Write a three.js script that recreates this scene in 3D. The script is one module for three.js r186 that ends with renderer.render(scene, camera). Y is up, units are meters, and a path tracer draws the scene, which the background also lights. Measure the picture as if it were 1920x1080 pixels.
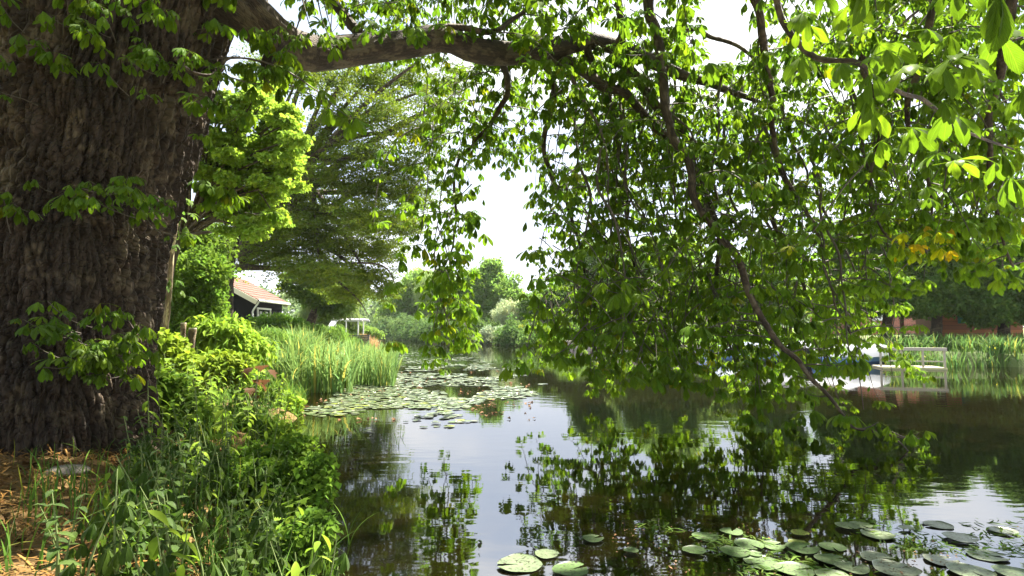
import * as THREE from 'three';
import { mergeGeometries } from 'three/addons/utils/BufferGeometryUtils.js';

// ------------------------------------------------------------------ camera, sky, sun, exposure
const scene = new THREE.Scene();
const F = 1100, EYE = 1.25, PITCH = Math.atan(75 / F);
const camera = new THREE.PerspectiveCamera(2 * Math.atan(540 / F) * 180 / Math.PI, 16 / 9, 0.05, 4000);
camera.position.set(0, EYE, 0);
camera.rotation.x = PITCH;
scene.add(camera);
const renderer = new THREE.WebGLRenderer({ antialias: true });
renderer.toneMapping = THREE.LinearToneMapping;
renderer.toneMappingExposure = 6.6;
renderer.shadowMap.enabled = true;
const SUN = new THREE.Vector3(0.31, 0.76, -0.38).normalize();

// seeded random and noise
let seed = 20240611;
function rnd() { seed = (seed + 0x6d2b79f5) | 0; let t = Math.imul(seed ^ (seed >>> 15), 1 | seed); t = (t + Math.imul(t ^ (t >>> 7), 61 | t)) ^ t; return ((t ^ (t >>> 14)) >>> 0) / 4294967296; }
const R = (a, b) => a + (b - a) * rnd();
const pick = (a) => a[Math.floor(rnd() * a.length)];
const gauss = () => (rnd() + rnd() + rnd() - 1.5) * 1.15;
const clamp = (x, a = 0, b = 1) => Math.min(b, Math.max(a, x));
const lerp = (a, b, t) => a + (b - a) * t;
const smooth = (a, b, x) => { const t = clamp((x - a) / (b - a)); return t * t * (3 - 2 * t); };
function hash3(x, y, z) { let h = Math.imul(x, 374761393) ^ Math.imul(y, 668265263) ^ Math.imul(z, 2147483647 - 1013904223); h = Math.imul(h ^ (h >>> 13), 1274126177); h ^= h >>> 16; return (h >>> 0) / 4294967296; }
function noise(x, y = 0, z = 0) {
  const ix = Math.floor(x), iy = Math.floor(y), iz = Math.floor(z);
  let fx = x - ix, fy = y - iy, fz = z - iz;
  fx = fx * fx * (3 - 2 * fx); fy = fy * fy * (3 - 2 * fy); fz = fz * fz * (3 - 2 * fz);
  const c = (a, b, d) => hash3(ix + a, iy + b, iz + d);
  return lerp(lerp(lerp(c(0, 0, 0), c(1, 0, 0), fx), lerp(c(0, 1, 0), c(1, 1, 0), fx), fy), lerp(lerp(c(0, 0, 1), c(1, 0, 1), fx), lerp(c(0, 1, 1), c(1, 1, 1), fx), fy), fz);
}
function fbm(x, y, z, n = 4) { let s = 0, a = 0.5, t = 0; for (let i = 0; i < n; i++) { s += a * noise(x, y, z); t += a; a *= 0.5; x *= 2.03; y *= 2.03; z *= 2.03; } return s / t; }

// the sky: white haze low down, thin cloud and pale blue above
{
  const W = 1024, H = 512, d = new Float32Array(W * H * 4);
  for (let r = 0; r < H; r++) {
    const el = ((r + 0.5) / H - 0.5) * Math.PI, y = Math.sin(el), ce = Math.cos(el);
    for (let c = 0; c < W; c++) {
      const a = ((c + 0.5) / W - 0.5) * 2 * Math.PI, x = Math.cos(a) * ce, z = Math.sin(a) * ce;
      const k = 1 / (Math.max(y, 0) + 0.22);
      const cl = smooth(0.46, 0.66, fbm(x * k * 1.5 + 3, z * k * 1.5 + 9, 4.2, 5));
      const haze = Math.exp(-Math.max(y, 0) / 0.2);
      const cover = clamp(haze + (1 - haze) * (0.12 + 0.72 * cl));
      const s = x * SUN.x + y * SUN.y + z * SUN.z, glow = 0.5 * Math.pow(Math.max(0, s), 24) + 0.12 * Math.pow(Math.max(0, s), 4);
      const blue = [0.46, 0.60, 0.86], white = [1.04, 1.05, 1.07];
      for (let i = 0; i < 3; i++) d[(r * W + c) * 4 + i] = 0.275 * (lerp(blue[i], white[i], cover) + glow);
      d[(r * W + c) * 4 + 3] = 1;
    }
  }
  const sky = new THREE.DataTexture(d, W, H, THREE.RGBAFormat, THREE.FloatType);
  sky.mapping = THREE.EquirectangularReflectionMapping; sky.magFilter = THREE.LinearFilter; sky.needsUpdate = true;
  scene.background = sky; scene.environment = sky;
}
const sun = new THREE.DirectionalLight(new THREE.Color(1, 0.94, 0.82), 5);
sun.position.copy(SUN).multiplyScalar(80).add(new THREE.Vector3(0, 0, -15));
sun.target.position.set(0, 0, -15);
sun.castShadow = true; sun.shadow.mapSize.set(4096, 4096); sun.shadow.radius = 1.5;
Object.assign(sun.shadow.camera, { left: -60, right: 60, top: 60, bottom: -60, near: 1, far: 200 });
sun.name = 'sun';
scene.add(sun, sun.target);
scene.fog = new THREE.FogExp2(new THREE.Color(0.86, 0.92, 0.95), 0.00025);

// ------------------------------------------------------------------ helpers
const V = (x, y, z) => new THREE.Vector3(x, y, z);
const UPV = V(0, 1, 0);
// a point of the place from where it is seen: column and row in the photograph and its depth in metres
function at(px, py, depth) {
  const x = (px - 960) / F, y = (540 - py) / F, s = Math.sin(PITCH), c = Math.cos(PITCH);
  return V(x * depth, EYE + depth * (y * c + s), depth * (-c + y * s));
}
function seenAt(p) { // back to photograph pixels
  const s = Math.sin(PITCH), c = Math.cos(PITCH), dy = p.y - EYE, dep = dy * s - p.z * c, up = dy * c + p.z * s;
  return [960 + F * p.x / dep, 540 - F * up / dep, dep];
}
function onLevel(px, py, h = 0) { const d = at(px, py, 1).sub(camera.position); return camera.position.clone().addScaledVector(d, (h - EYE) / d.y); }
const taken = {};
function numbered(n) { taken[n] = (taken[n] ?? -1) + 1; return taken[n] ? n + '_' + String(taken[n]).padStart(3, '0') : n; }
function tag(o, label, category, group, kind) {
  if (label) o.userData.label = label; if (category) o.userData.category = category;
  if (group) o.userData.group = group; if (kind) o.userData.kind = kind; return o;
}
function thing(name, label, category, pos = V(0, 0, 0), turn = 0, group) {
  const g = new THREE.Group(); g.name = numbered(name); g.position.copy(pos); g.rotation.y = turn; scene.add(g);
  return tag(g, label, category, group);
}
function part(name, geo, mat, parent, kind) {
  const m = new THREE.Mesh(geo, mat); m.name = parent === scene ? numbered(name) : name; parent.add(m);
  if (kind) m.userData.kind = kind; return m;
}
function copyOf(root, label, group) { const c = root.clone(); c.name = numbered(root.name.replace(/_\d{3}$/, '')); c.userData = { ...root.userData }; if (label) c.userData.label = label; if (group) c.userData.group = group; scene.add(c); return c; }
const lin = (r, g, b) => new THREE.Color().setRGB(r, g, b);
const std = (color, o = {}) => new THREE.MeshStandardMaterial({ color, roughness: 0.8, ...o });
const leafy = (color, o = {}) => new THREE.MeshPhysicalMaterial({ color, roughness: 1, transmission: 0.5, thickness: 0, clearcoat: 0.03, clearcoatRoughness: 0.35, specularIntensity: 0.12, side: THREE.DoubleSide, ...o });
function geoFrom(pos, idx, uv, col) {
  const g = new THREE.BufferGeometry();
  g.setAttribute('position', new THREE.Float32BufferAttribute(pos, 3));
  if (uv) g.setAttribute('uv', new THREE.Float32BufferAttribute(uv, 2));
  if (col) g.setAttribute('color', new THREE.Float32BufferAttribute(col, 3));
  g.setIndex(idx); g.computeVertexNormals(); return g;
}
function box(w, h, d, x = 0, y = 0, z = 0) { const g = new THREE.BoxGeometry(w, h, d); g.translate(x, y, z); return g; }
// a tapering limb through points, with radii at the same stations; uv in metres
function limb(points, radii, sides = 8, step = 0.12, bump = 0.08, closed = true) {
  const curve = new THREE.CatmullRomCurve3(points, false, 'centripetal'), L = curve.getLength(), n = Math.max(3, Math.ceil(L / step));
  const pos = [], uv = [], idx = [], T = new THREE.Vector3(), P = new THREE.Vector3();
  let N = V(0.3, 0.2, 1), B = new THREE.Vector3();
  const so = rnd() * 100;
  for (let i = 0; i <= n; i++) {
    const t = i / n; curve.getPoint(t, P); curve.getTangent(t, T);
    N.addScaledVector(T, -N.dot(T)).normalize(); B.crossVectors(T, N);
    const k = t * (radii.length - 1), k0 = Math.min(radii.length - 2, Math.floor(k)), r = lerp(radii[k0], radii[k0 + 1], k - k0);
    for (let j = 0; j <= sides; j++) {
      const a = (j % sides) / sides * Math.PI * 2, rr = r * (1 + bump * (noise(Math.cos(a) * 1.3 + so, Math.sin(a) * 1.3, t * L / Math.max(r, 0.01) * 0.6) * 2 - 1));
      pos.push(P.x + (N.x * Math.cos(a) + B.x * Math.sin(a)) * rr, P.y + (N.y * Math.cos(a) + B.y * Math.sin(a)) * rr, P.z + (N.z * Math.cos(a) + B.z * Math.sin(a)) * rr);
      uv.push(j / sides * Math.max(0.1, Math.round(r * 6.28 * 2) / 2), t * L);
      if (i < n && j < sides) { const q = i * (sides + 1) + j; idx.push(q, q + 1, q + sides + 1, q + 1, q + sides + 2, q + sides + 1); }
    }
  }
  return geoFrom(pos, idx, uv);
}
// textures
function tex(W, H, fn, { srgb = true, float = false, repeat } = {}) {
  const d = float ? new Float32Array(W * H * 4) : new Uint8Array(W * H * 4);
  for (let y = 0; y < H; y++) for (let x = 0; x < W; x++) {
    const v = fn((x + 0.5) / W, (y + 0.5) / H), i = (y * W + x) * 4, a = Array.isArray(v) ? v : [v, v, v];
    for (let c = 0; c < 3; c++) d[i + c] = float ? a[c] : clamp(a[c]) * 255; d[i + 3] = float ? 1 : 255;
  }
  const t = new THREE.DataTexture(d, W, H, THREE.RGBAFormat, float ? THREE.FloatType : THREE.UnsignedByteType);
  t.wrapS = t.wrapT = THREE.RepeatWrapping; t.magFilter = THREE.LinearFilter; t.minFilter = THREE.LinearFilter; t.needsUpdate = true;
  if (srgb && !float) t.colorSpace = THREE.SRGBColorSpace; if (repeat) t.repeat.set(...repeat); return t;
}
const wrapNoise = (u, v, f, g = f, o = 0) => { // tileable
  const a = noise(u * f, v * g, o), b = noise((u - 1) * f, v * g, o), c = noise(u * f, (v - 1) * g, o), d = noise((u - 1) * f, (v - 1) * g, o);
  return lerp(lerp(a, b, u), lerp(c, d, u), v);
};

// ------------------------------------------------------------------ materials
const barkMap = tex(512, 512, (u, v) => {
  const n = wrapNoise(u, v, 60, 14, 1) * 0.5 + wrapNoise(u, v, 120, 60, 2) * 0.3 + wrapNoise(u, v, 8, 5, 3) * 0.4, k = 0.25 + 0.78 * n;
  const lich = smooth(0.55, 0.72, wrapNoise(u, v, 9, 6, 8) * 0.7 + wrapNoise(u, v, 40, 30, 9) * 0.3) * 0.55;
  return [k * 0.86 + lich * 0.62, k * 0.78 + lich * 0.66, k * 0.68 + lich * 0.58];
});
// plates of bark split by fissures: distance between the two nearest plate centres, wrapping every nx by ny cells
function plates(x, y, nx, ny, so) {
  const ix = Math.floor(x), iy = Math.floor(y); let a = 9, b = 9, id = 0;
  for (let j = -1; j <= 1; j++) for (let i = -1; i <= 1; i++) {
    const cx = ix + i, cy = iy + j, wx = ((cx % nx) + nx) % nx, wy = ny ? ((cy % ny) + ny) % ny : cy, dx = cx + hash3(wx, wy, so) - x, dy = cy + hash3(wx, wy, so + 7) - y, d = Math.hypot(dx, dy);
    if (d < a) { b = a; a = d; id = hash3(wx, wy, so + 13); } else if (d < b) b = d;
  }
  return [b - a, id];
}
const barkBump = tex(512, 512, (u, v) => { const w = (wrapNoise(u, v, 12, 8, 5) - 0.5) * 1.4, [e, id] = plates(u * 40 + w, v * 18 + w, 40, 18, 5), n = wrapNoise(u, v, 90, 50, 6); return clamp(smooth(0, 0.35, e) * (0.55 + 0.25 * id) + 0.25 * n); }, { srgb: false });
const M = {
  bark: std(lin(0.105, 0.083, 0.065), { map: barkMap, bumpMap: barkBump, bumpScale: 0.016, roughness: 0.95 }),
  bough: std(lin(0.105, 0.083, 0.065), { map: barkMap, bumpMap: barkBump, bumpScale: 0.006, roughness: 0.9 }),
  twig: std(lin(0.08, 0.063, 0.047), { roughness: 0.8 }),
  darkbark: std(lin(0.10, 0.08, 0.06), { map: barkMap, bumpMap: barkBump, bumpScale: 0.01, roughness: 0.95 }),
  stem: std(lin(0.12, 0.16, 0.04), { roughness: 0.7 }),
};

// ------------------------------------------------------------------ setting: ground and water
const LEFT = [[30, 20], [4, 3], [2, 1.5], [0, 0.4], [-1.5, -0.35], [-3, -1.15], [-4.5, -1.8], [-6, -2.4], [-8, -3.0], [-11, -3.9], [-14, -4.6], [-20, -5.7], [-30, -7.8], [-40, -9.6], [-55, -12.4], [-65, -16.5], [-80, -26], [-110, -55], [-200, -160]];
const RIGHT = [[30, 34], [-10, 27], [-17, 21], [-19.6, 14.5], [-21, 11.4], [-23, 9.6], [-27.5, 6.2], [-39, 1.6], [-48, -3], [-55, -8], [-62, -11.5], [-75, -18], [-110, -45], [-200, -140]];
const along = (t, z) => { if (z >= t[0][0]) return t[0][1]; for (let i = 1; i < t.length; i++) if (z >= t[i][0]) return lerp(t[i][1], t[i - 1][1], (z - t[i][0]) / (t[i - 1][0] - t[i][0])); return t[t.length - 1][1]; };
function ground(x, z) {
  const wob = (noise(z * 0.8, 3, 1) - 0.5) * 0.5 + (noise(z * 2.7, 7, 1) - 0.5) * 0.2, dl = along(LEFT, z) + wob - x, dr = x - along(RIGHT, z) - wob * 0.3;
  const n = (fbm(x * 0.9, 2, z * 0.9, 3) - 0.5) * 0.14;
  if (dl > dr) return dl < 0 ? Math.max(-0.8, dl * 1.0) : 0.02 + Math.min(dl, 0.3) * 0.55 + 0.2 * clamp(dl - 0.3, 0, 3.2) + n * smooth(0, 1, dl) + 0.02 * clamp(dl - 4, 0, 30);
  return dr < 0 ? Math.max(-0.8, dr * 1.2) : 0.05 + Math.min(dr, 0.25) * 1.4 + 0.02 * clamp(dr, 0, 40) + n * 0.5;
}
{
  const xs = [], zs = [];
  for (let x = -9; x <= 3; x += 0.08) xs.push(x);
  for (let x = 3.4; x <= 20; x += 0.4) xs.push(x);
  for (let x = 21, s = 1; x < 1600; x += s, s *= 1.2) xs.push(x);
  for (let x = -9.4, s = 0.4; x > -1600; x -= s, s *= 1.13) xs.unshift(x);
  for (let z = 3; z >= -13; z -= 0.09) zs.push(z);
  for (let z = -13.5; z > -70; z -= 0.5) zs.push(z);
  for (let z = -71, s = 1; z > -2500; z -= s, s *= 1.18) zs.push(z);
  for (let z = 3.4, s = 0.4; z < 300; z += s, s *= 1.25) zs.unshift(z);
  const pos = [], idx = [], col = [], uv = [];
  for (const z of zs) for (const x of xs) {
    pos.push(x, ground(x, z), z); uv.push(x, z);
    const n = fbm(x * 2.1, 1, z * 2.1, 3), m = fbm(x * 0.7 + 40, 5, z * 0.7, 3);
    const litter = smooth(0.44, 0.6, m + 0.3 * smooth(2.2, 0.2, Math.hypot((x + 2.6) * 0.8, z + 3.2)));   // dry leaf litter by the big trunk, grass and soil elsewhere
    const a = [0.055 + 0.03 * n, 0.075 + 0.05 * n, 0.022], b = [0.10 + 0.06 * n, 0.058 + 0.036 * n, 0.02];
    for (let c = 0; c < 3; c++) col.push(lerp(a[c], b[c], z > -9 ? litter : litter * 0.3));
  }
  const w = xs.length;
  for (let i = 0; i + 1 < zs.length; i++) for (let j = 0; j + 1 < w; j++) { const q = i * w + j; idx.push(q, q + 1, q + w, q + 1, q + w + 1, q + w); }
  const soilBump = tex(512, 512, (u, v) => wrapNoise(u, v, 50, 50, 3) * 0.6 + wrapNoise(u, v, 110, 110, 4) * 0.4, { srgb: false });
  const m = part('ground', geoFrom(pos, idx, uv, col), std(0xffffff, { vertexColors: true, roughness: 1, bumpMap: soilBump, bumpScale: 0.02 }), scene);
  tag(m, 'earth banks with grass and brown leaf litter along the river', 'ground', null, 'structure');
}
{
  // long low ripples, their crests mostly across the view, stronger in gusts
  const waves = [];
  for (let i = 0; i < 46; i++) { const k = Math.round(Math.exp(R(Math.log(16), Math.log(150)))), a = gauss() * 0.55; waves.push([Math.round(Math.sin(a) * k), Math.round(Math.cos(a) * k), rnd() * 6.28, 1 / Math.pow(k, 1.15)]); }
  const N = 1024, T = 2 * Math.PI, cs = waves.map(([kx, ky]) => [Float32Array.from({ length: N }, (_, i) => T * kx * i / N), Float32Array.from({ length: N }, (_, i) => T * ky * i / N)]);
  const rip = tex(N, N, (u, v) => {
    const i = Math.floor(u * N), j = Math.floor(v * N); let s = 0;
    for (let w = 0; w < waves.length; w++) s += waves[w][3] * Math.sin(cs[w][0][i] + cs[w][1][j] + waves[w][2]);
    const gust = 0.3 + 0.9 * smooth(0.35, 0.75, 0.5 + 0.25 * Math.sin(T * (u + 2 * v) + 1) + 0.25 * Math.sin(T * (2 * u - v) + 4));
    return 0.5 + s * gust * 2;
  }, { srgb: false, float: true });
  const g = new THREE.PlaneGeometry(260, 260, 1, 1); g.rotateX(-Math.PI / 2); g.translate(-20, 0, -100);
  const p = g.attributes.position, uv = g.attributes.uv; for (let i = 0; i < p.count; i++) uv.setXY(i, p.getX(i) / 7, p.getZ(i) / 7);
  const m = part('water', g, new THREE.MeshPhysicalMaterial({ color: lin(0.0042, 0.0029, 0.0009), roughness: 0.03, ior: 3.9, bumpMap: rip, bumpScale: 0.0009 }), scene);
  tag(m, 'calm dark brown river water mirroring sky and trees', 'water', null, 'structure');
}

// ------------------------------------------------------------------ leaf shapes
// one blade along +z from the origin, folded on its midrib, drooping towards the tip
function blade(L, W, prof, droop = 0.3, fold = 0.18, o = {}) {
  const n = prof.length, pos = [], uv = [], idx = [];
  for (let i = 0; i < n; i++) {
    const [t, w] = prof[i], a = droop * t * t, z = L * (t - 0.18 * droop * t * t * t), y = -L * 0.5 * a, h = W * 0.5 * w;
    const wav = (o.wave ?? 0) * Math.sin(t * 9 + (o.ph ?? 0));
    pos.push(-h, y + h * fold + wav * h, z, 0, y, z, h, y + h * fold - wav * h, z); uv.push(0.5 - 0.5 * Math.max(w, 0.05), t, 0.5, t, 0.5 + 0.5 * Math.max(w, 0.05), t);
    if (i) { const q = (i - 1) * 3; idx.push(q, q + 3, q + 1, q + 1, q + 3, q + 4, q + 1, q + 4, q + 2, q + 2, q + 4, q + 5); }
  }
  return geoFrom(pos, idx, uv);
}
const OBOVATE = [[0, 0.06], [0.22, 0.32], [0.45, 0.7], [0.66, 1], [0.82, 0.86], [0.93, 0.42], [1, 0.02]];
const OVATE = [[0, 0.1], [0.08, 0.62], [0.25, 1], [0.45, 0.92], [0.7, 0.55], [0.88, 0.22], [1, 0.01]];
const LANCE = [[0, 0.06], [0.15, 0.55], [0.35, 1], [0.6, 0.85], [0.82, 0.42], [1, 0.01]];
const SERRATE = [[0, 0.15], [0.1, 0.75], [0.14, 0.66], [0.24, 1], [0.28, 0.88], [0.4, 1], [0.44, 0.84], [0.56, 0.86], [0.6, 0.7], [0.72, 0.62], [0.76, 0.48], [0.88, 0.32], [1, 0.01]];
function turned(g, { rx = 0, ry = 0, rz = 0, s = 1, p } = {}) { g.applyMatrix4(new THREE.Matrix4().compose(p ?? V(0, 0, 0), new THREE.Quaternion().setFromEuler(new THREE.Euler(rx, ry, rz, 'YXZ')), V(s, s, s))); return g; }
// horse chestnut leaf: a stalk along +z and seven drooping leaflets spread like a hand; unit = the middle leaflet
function palmLeaf(droop, lean = 0) {
  const gs = [], c = V(0, 0.02, 0.55), az = [-125, -84, -42, 0, 42, 84, 125], sz = [0.5, 0.78, 0.95, 1, 0.95, 0.78, 0.5];
  for (let i = 0; i < 7; i++) {
    const s = sz[i] * R(0.9, 1.08);
    gs.push(turned(blade(1, 0.335, OBOVATE, 0.45 + 0.3 * rnd(), 0.22 + R(-0.1, 0.15), { wave: 0.05, ph: i }), { ry: (az[i] + R(-8, 8)) * Math.PI / 180, rx: (droop + R(-9, 9) + 6 * Math.abs(i - 3) - lean) * Math.PI / 180, rz: R(-0.25, 0.25), s, p: c }));
  }
  gs.push(blade(0.56, 0.03, [[0, 1], [1, 1]], 0, 0.5));
  return mergeGeometries(gs);
}
const palmGeos = [palmLeaf(6), palmLeaf(22), palmLeaf(44), palmLeaf(30), palmLeaf(60), palmLeaf(34)];
const veins = (u, v) => { const x = Math.abs(u - 0.5) * 2, s = (v * 15 - x * 5.2) % 1, f = ((s % 1) + 1) % 1; return [f, x]; };
const leafMap = tex(256, 256, (u, v) => { const [f, x] = veins(u, v), n = wrapNoise(u, v, 14, 14, 2); let k = 0.80 + 0.12 * n; k += 0.14 * smooth(0.10, 0.0, Math.min(f, 1 - f)); k += 0.2 * smooth(0.06, 0.0, x); return [k, k, k * 0.95]; });
const leafBump = tex(256, 256, (u, v) => { const [f, x] = veins(u, v); return clamp(0.5 + 0.5 * Math.cos(f * 6.283) - 0.6 * smooth(0.1, 0, x)); }, { srgb: false });
const chestnutLeaf = (c) => leafy(c, { map: leafMap, bumpMap: leafBump, bumpScale: 0.0009, clearcoat: 0.04, clearcoatRoughness: 0.25, transmission: 0.62 });
// a spray of several small leaves on an invisible twiglet's course, about one unit across
function spray(n, L, W, prof = OVATE, flat = 0.5, drop = 0.3) {
  const gs = [];
  for (let i = 0; i < n; i++) {
    const g = blade(L * R(0.7, 1.2), W * R(0.8, 1.15), prof.filter((_, k) => k % 2 === 0 || k === prof.length - 1), 0.4, 0.25);
    gs.push(turned(g, { ry: R(0, 6.283), rx: R(-0.2, 0.7) + drop, rz: R(-0.6, 0.6), p: V(R(-0.5, 0.5), R(-0.5, 0.5) * flat, R(-0.5, 0.5)) }));
  }
  return mergeGeometries(gs);
}
class Foliage { // many alike leaves of one plant, placed in its own volume
  constructor() { this.m = []; this.c = []; }
  add(p, q, s, c) { this.m.push(new THREE.Matrix4().compose(p, q, s instanceof THREE.Vector3 ? s : V(s, s, s))); this.c.push(c); }
  build(name, geo, mat, parent) {
    const im = new THREE.InstancedMesh(geo, mat, this.m.length), inv = parent === scene ? new THREE.Matrix4() : parent.matrixWorld.clone().invert(), t = new THREE.Matrix4();
    this.m.forEach((m, i) => { im.setMatrixAt(i, t.multiplyMatrices(inv, m)); im.setColorAt(i, this.c[i]); });
    im.name = parent === scene ? numbered(name) : name; im.userData.kind = 'stuff'; parent.add(im); return im;
  }
}
const Q = (rx, ry, rz) => new THREE.Quaternion().setFromEuler(new THREE.Euler(rx, ry, rz, 'YXZ'));
const tint = (v, w = v) => { const k = 1 + R(-v, v), y = R(-w, w); return lin(k * (1 + 0.55 * y), k * (1 + 0.1 * y), k * (1 - 0.5 * y)); };

// ------------------------------------------------------------------ the old horse chestnut
const chestnut = thing('chestnut_tree', 'huge old horse chestnut with leaning rough trunk and long limb drooping over the water', 'tree', at(70, 826, 4.6));
chestnut.updateMatrixWorld();
const own = (g) => g.translate(-chestnut.position.x, -chestnut.position.y, -chestnut.position.z);
{
  const path = new THREE.CatmullRomCurve3([[62, 860, 4.6], [68, 800, 4.6], [78, 700, 4.6], [90, 560, 4.6], [118, 400, 4.6], [188, 200, 4.6], [222, 60, 4.6], [240, -60, 4.65], [235, -260, 4.8], [250, -480, 5.0]].map((p) => at(...p)));
  const L = path.getLength(), NV = 430, NU = 560, pos = [], uv = [], idx = [];
  const rad = (t) => lerp(0.74, 0.72, t) + 0.2 * Math.exp(-t * 22) + 0.10 * smooth(0.5, 0.72, t) - 0.12 * smooth(0.78, 1, t);
  const P = V(0, 0, 0), T = V(0, 0, 0);
  for (let i = 0; i <= NV; i++) {
    const t = i / NV, v = t * L; path.getPointAt(t, P); path.getTangentAt(t, T);
    const X = V(1, 0, 0).addScaledVector(T, -T.x).normalize(), Z = V(0, 0, 0).crossVectors(X, T);
    for (let j = 0; j <= NU; j++) {
      const a = (j % NU) / NU * Math.PI * 2, ca = Math.cos(a), sa = Math.sin(a), r0 = rad(t);
      const big = (fbm(ca * 1.4 + 5, sa * 1.4, v * 0.7, 3) - 0.5) * 0.2 + Math.exp(-t * 14) * 0.14 * Math.cos(a * 5 + 1.3);
      const tw = (a / 6.2832 - v * 0.028 + 1) * 116, wx = (noise(ca * 4 + 2, sa * 4, v * 2.4) - 0.5) * 2.2, wy = (noise(ca * 3, sa * 3 + 8, v * 2) - 0.5) * 2;   // plates wind slowly up the trunk
      const [e1, id1] = plates(tw + wx, v * 6.2 + wy, 116, 0, 3), [e2, id2] = plates((tw + wx) * 0.5, v * 2.1 + wy * 0.6, 58, 0, 9), n3 = noise(ca * 46, sa * 46, v * 34);
      const bark = -0.032 * (1 - smooth(0, 0.36, e1)) + 0.020 * (id1 - 0.5) - 0.040 * (1 - smooth(0, 0.26, e2)) + 0.012 * (n3 - 0.5);
      const knot = -0.10 * Math.exp(-Math.pow((a - 1.15) / 0.13, 2) - Math.pow((v - 2.55) / 0.16, 2)) + 0.07 * Math.exp(-Math.pow((a - 1.15) / 0.28, 2) - Math.pow((v - 2.55) / 0.34, 2));
      const r = r0 + big + bark + knot;
      pos.push(P.x + (X.x * ca + Z.x * sa) * r, P.y + (X.y * ca + Z.y * sa) * r, P.z + (X.z * ca + Z.z * sa) * r);
      uv.push(j / NU * 4, v);
      if (i < NV && j < NU) { const q = i * (NU + 1) + j; idx.push(q, q + NU + 1, q + 1, q + 1, q + NU + 1, q + NU + 2); }
    }
  }
  part('trunk', own(geoFrom(pos, idx, uv)), M.bark, chestnut);
}
const boughs = [];   // {curve, radii}
function bough(list, radii, name = 'bough', sides = 9, mat = M.bough) {
  const raw = new THREE.CatmullRomCurve3(list.map((p) => at(...p)), false, 'centripetal'), nn = Math.ceil(raw.getLength() / 0.22), kink = Math.min(0.03, radii[0] * 0.35);
  const pts = raw.getSpacedPoints(nn).map((p, i) => (i && i < nn ? p.add(V(gauss() * kink, gauss() * kink, gauss() * kink)) : p));
  part(name, own(limb(pts, radii, sides, Math.max(0.05, radii[0] * 0.7), 0.16)), mat, chestnut);
  const curve = new THREE.CatmullRomCurve3(pts, false, 'centripetal'); boughs.push({ curve, radii }); return curve;
}
bough([[250, -30, 4.7], [400, -10, 4.75], [470, 30, 4.9], [540, 88, 5.2], [600, 98, 5.5], [680, 92, 5.8], [760, 82, 6.1], [830, 76, 6.35], [890, 92, 6.6], [960, 100, 6.9], [1040, 88, 7.1], [1110, 80, 7.3], [1150, 84, 7.35], [1200, 104, 7.4], [1260, 132, 7.4], [1335, 158, 7.4], [1420, 190, 7.5]],
  [0.34, 0.26, 0.2, 0.175, 0.15, 0.145, 0.142, 0.13, 0.135, 0.122, 0.125, 0.11, 0.095, 0.08, 0.06, 0.045, 0.025], 'limb', 20);
bough([[1215, -60, 6.6], [1222, 20, 6.7], [1238, 100, 6.8], [1246, 190, 6.8], [1272, 262, 6.8], [1292, 310, 6.75], [1300, 365, 6.7], [1335, 425, 6.6], [1388, 495, 6.5], [1405, 555, 6.4], [1448, 625, 6.3], [1515, 697, 6.2], [1565, 755, 6.1], [1605, 800, 6.05], [1660, 815, 6], [1735, 824, 5.95]],
  [0.075, 0.062, 0.058, 0.055, 0.05, 0.047, 0.045, 0.042, 0.04, 0.038, 0.034, 0.029, 0.022, 0.016, 0.011, 0.005]);
bough([[1668, 816, 6], [1700, 840, 5.98], [1722, 866, 5.95], [1742, 860, 5.95]], [0.01, 0.008, 0.005, 0.003], 'twig_branch', 6, M.twig);
bough([[1150, -60, 7], [1160, 10, 7.1], [1165, 60, 7.2], [1152, 92, 7.3]], [0.05, 0.045, 0.04, 0.05]);
bough([[990, 100, 7], [1060, 118, 7.2], [1120, 150, 7.3], [1185, 190, 7.4], [1240, 250, 7.6], [1300, 310, 7.8], [1340, 420, 8], [1350, 560, 8.1], [1380, 680, 8]], [0.08, 0.07, 0.06, 0.055, 0.045, 0.04, 0.03, 0.022, 0.012]);
bough([[1150, 90, 7.35], [1210, 170, 7.7], [1290, 260, 8.0], [1400, 350, 8.2], [1480, 470, 8.3], [1530, 600, 8.2], [1560, 690, 8]], [0.07, 0.06, 0.05, 0.04, 0.03, 0.02, 0.012]);
bough([[940, 100, 6.9], [948, 180, 7.5], [905, 250, 7.8], [862, 300, 8.0], [850, 350, 8.1], [856, 420, 8.2], [842, 480, 8.3], [822, 540, 8.3], [838, 600, 8.3], [832, 640, 8.3], [842, 680, 8.3]], [0.05, 0.04, 0.032, 0.028, 0.022, 0.018, 0.014, 0.012, 0.01, 0.008, 0.004]);
bough([[1010, 96, 7], [1040, 180, 7.6], [1020, 280, 8], [1060, 380, 8.3], [1090, 480, 8.5], [1100, 600, 8.5], [1130, 700, 8.4]], [0.05, 0.04, 0.032, 0.026, 0.02, 0.014, 0.006]);
bough([[1100, 84, 7.2], [1140, 200, 8], [1170, 320, 8.4], [1180, 450, 8.6], [1210, 580, 8.7], [1240, 690, 8.6]], [0.05, 0.04, 0.032, 0.025, 0.016, 0.007]);
bough([[1252, 60, 7.2], [1300, 55, 7.3], [1350, 75, 7.4], [1392, 92, 7.5], [1450, 150, 7.6], [1480, 260, 7.7]], [0.03, 0.028, 0.025, 0.02, 0.016, 0.01]);
bough([[1400, -60, 5.5], [1430, 60, 5.8], [1442, 140, 6.2], [1450, 230, 6.6], [1470, 330, 6.8], [1530, 430, 6.9], [1550, 520, 6.9], [1580, 600, 6.8], [1600, 640, 6.7]], [0.045, 0.04, 0.035, 0.03, 0.026, 0.022, 0.018, 0.012, 0.007]);
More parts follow.
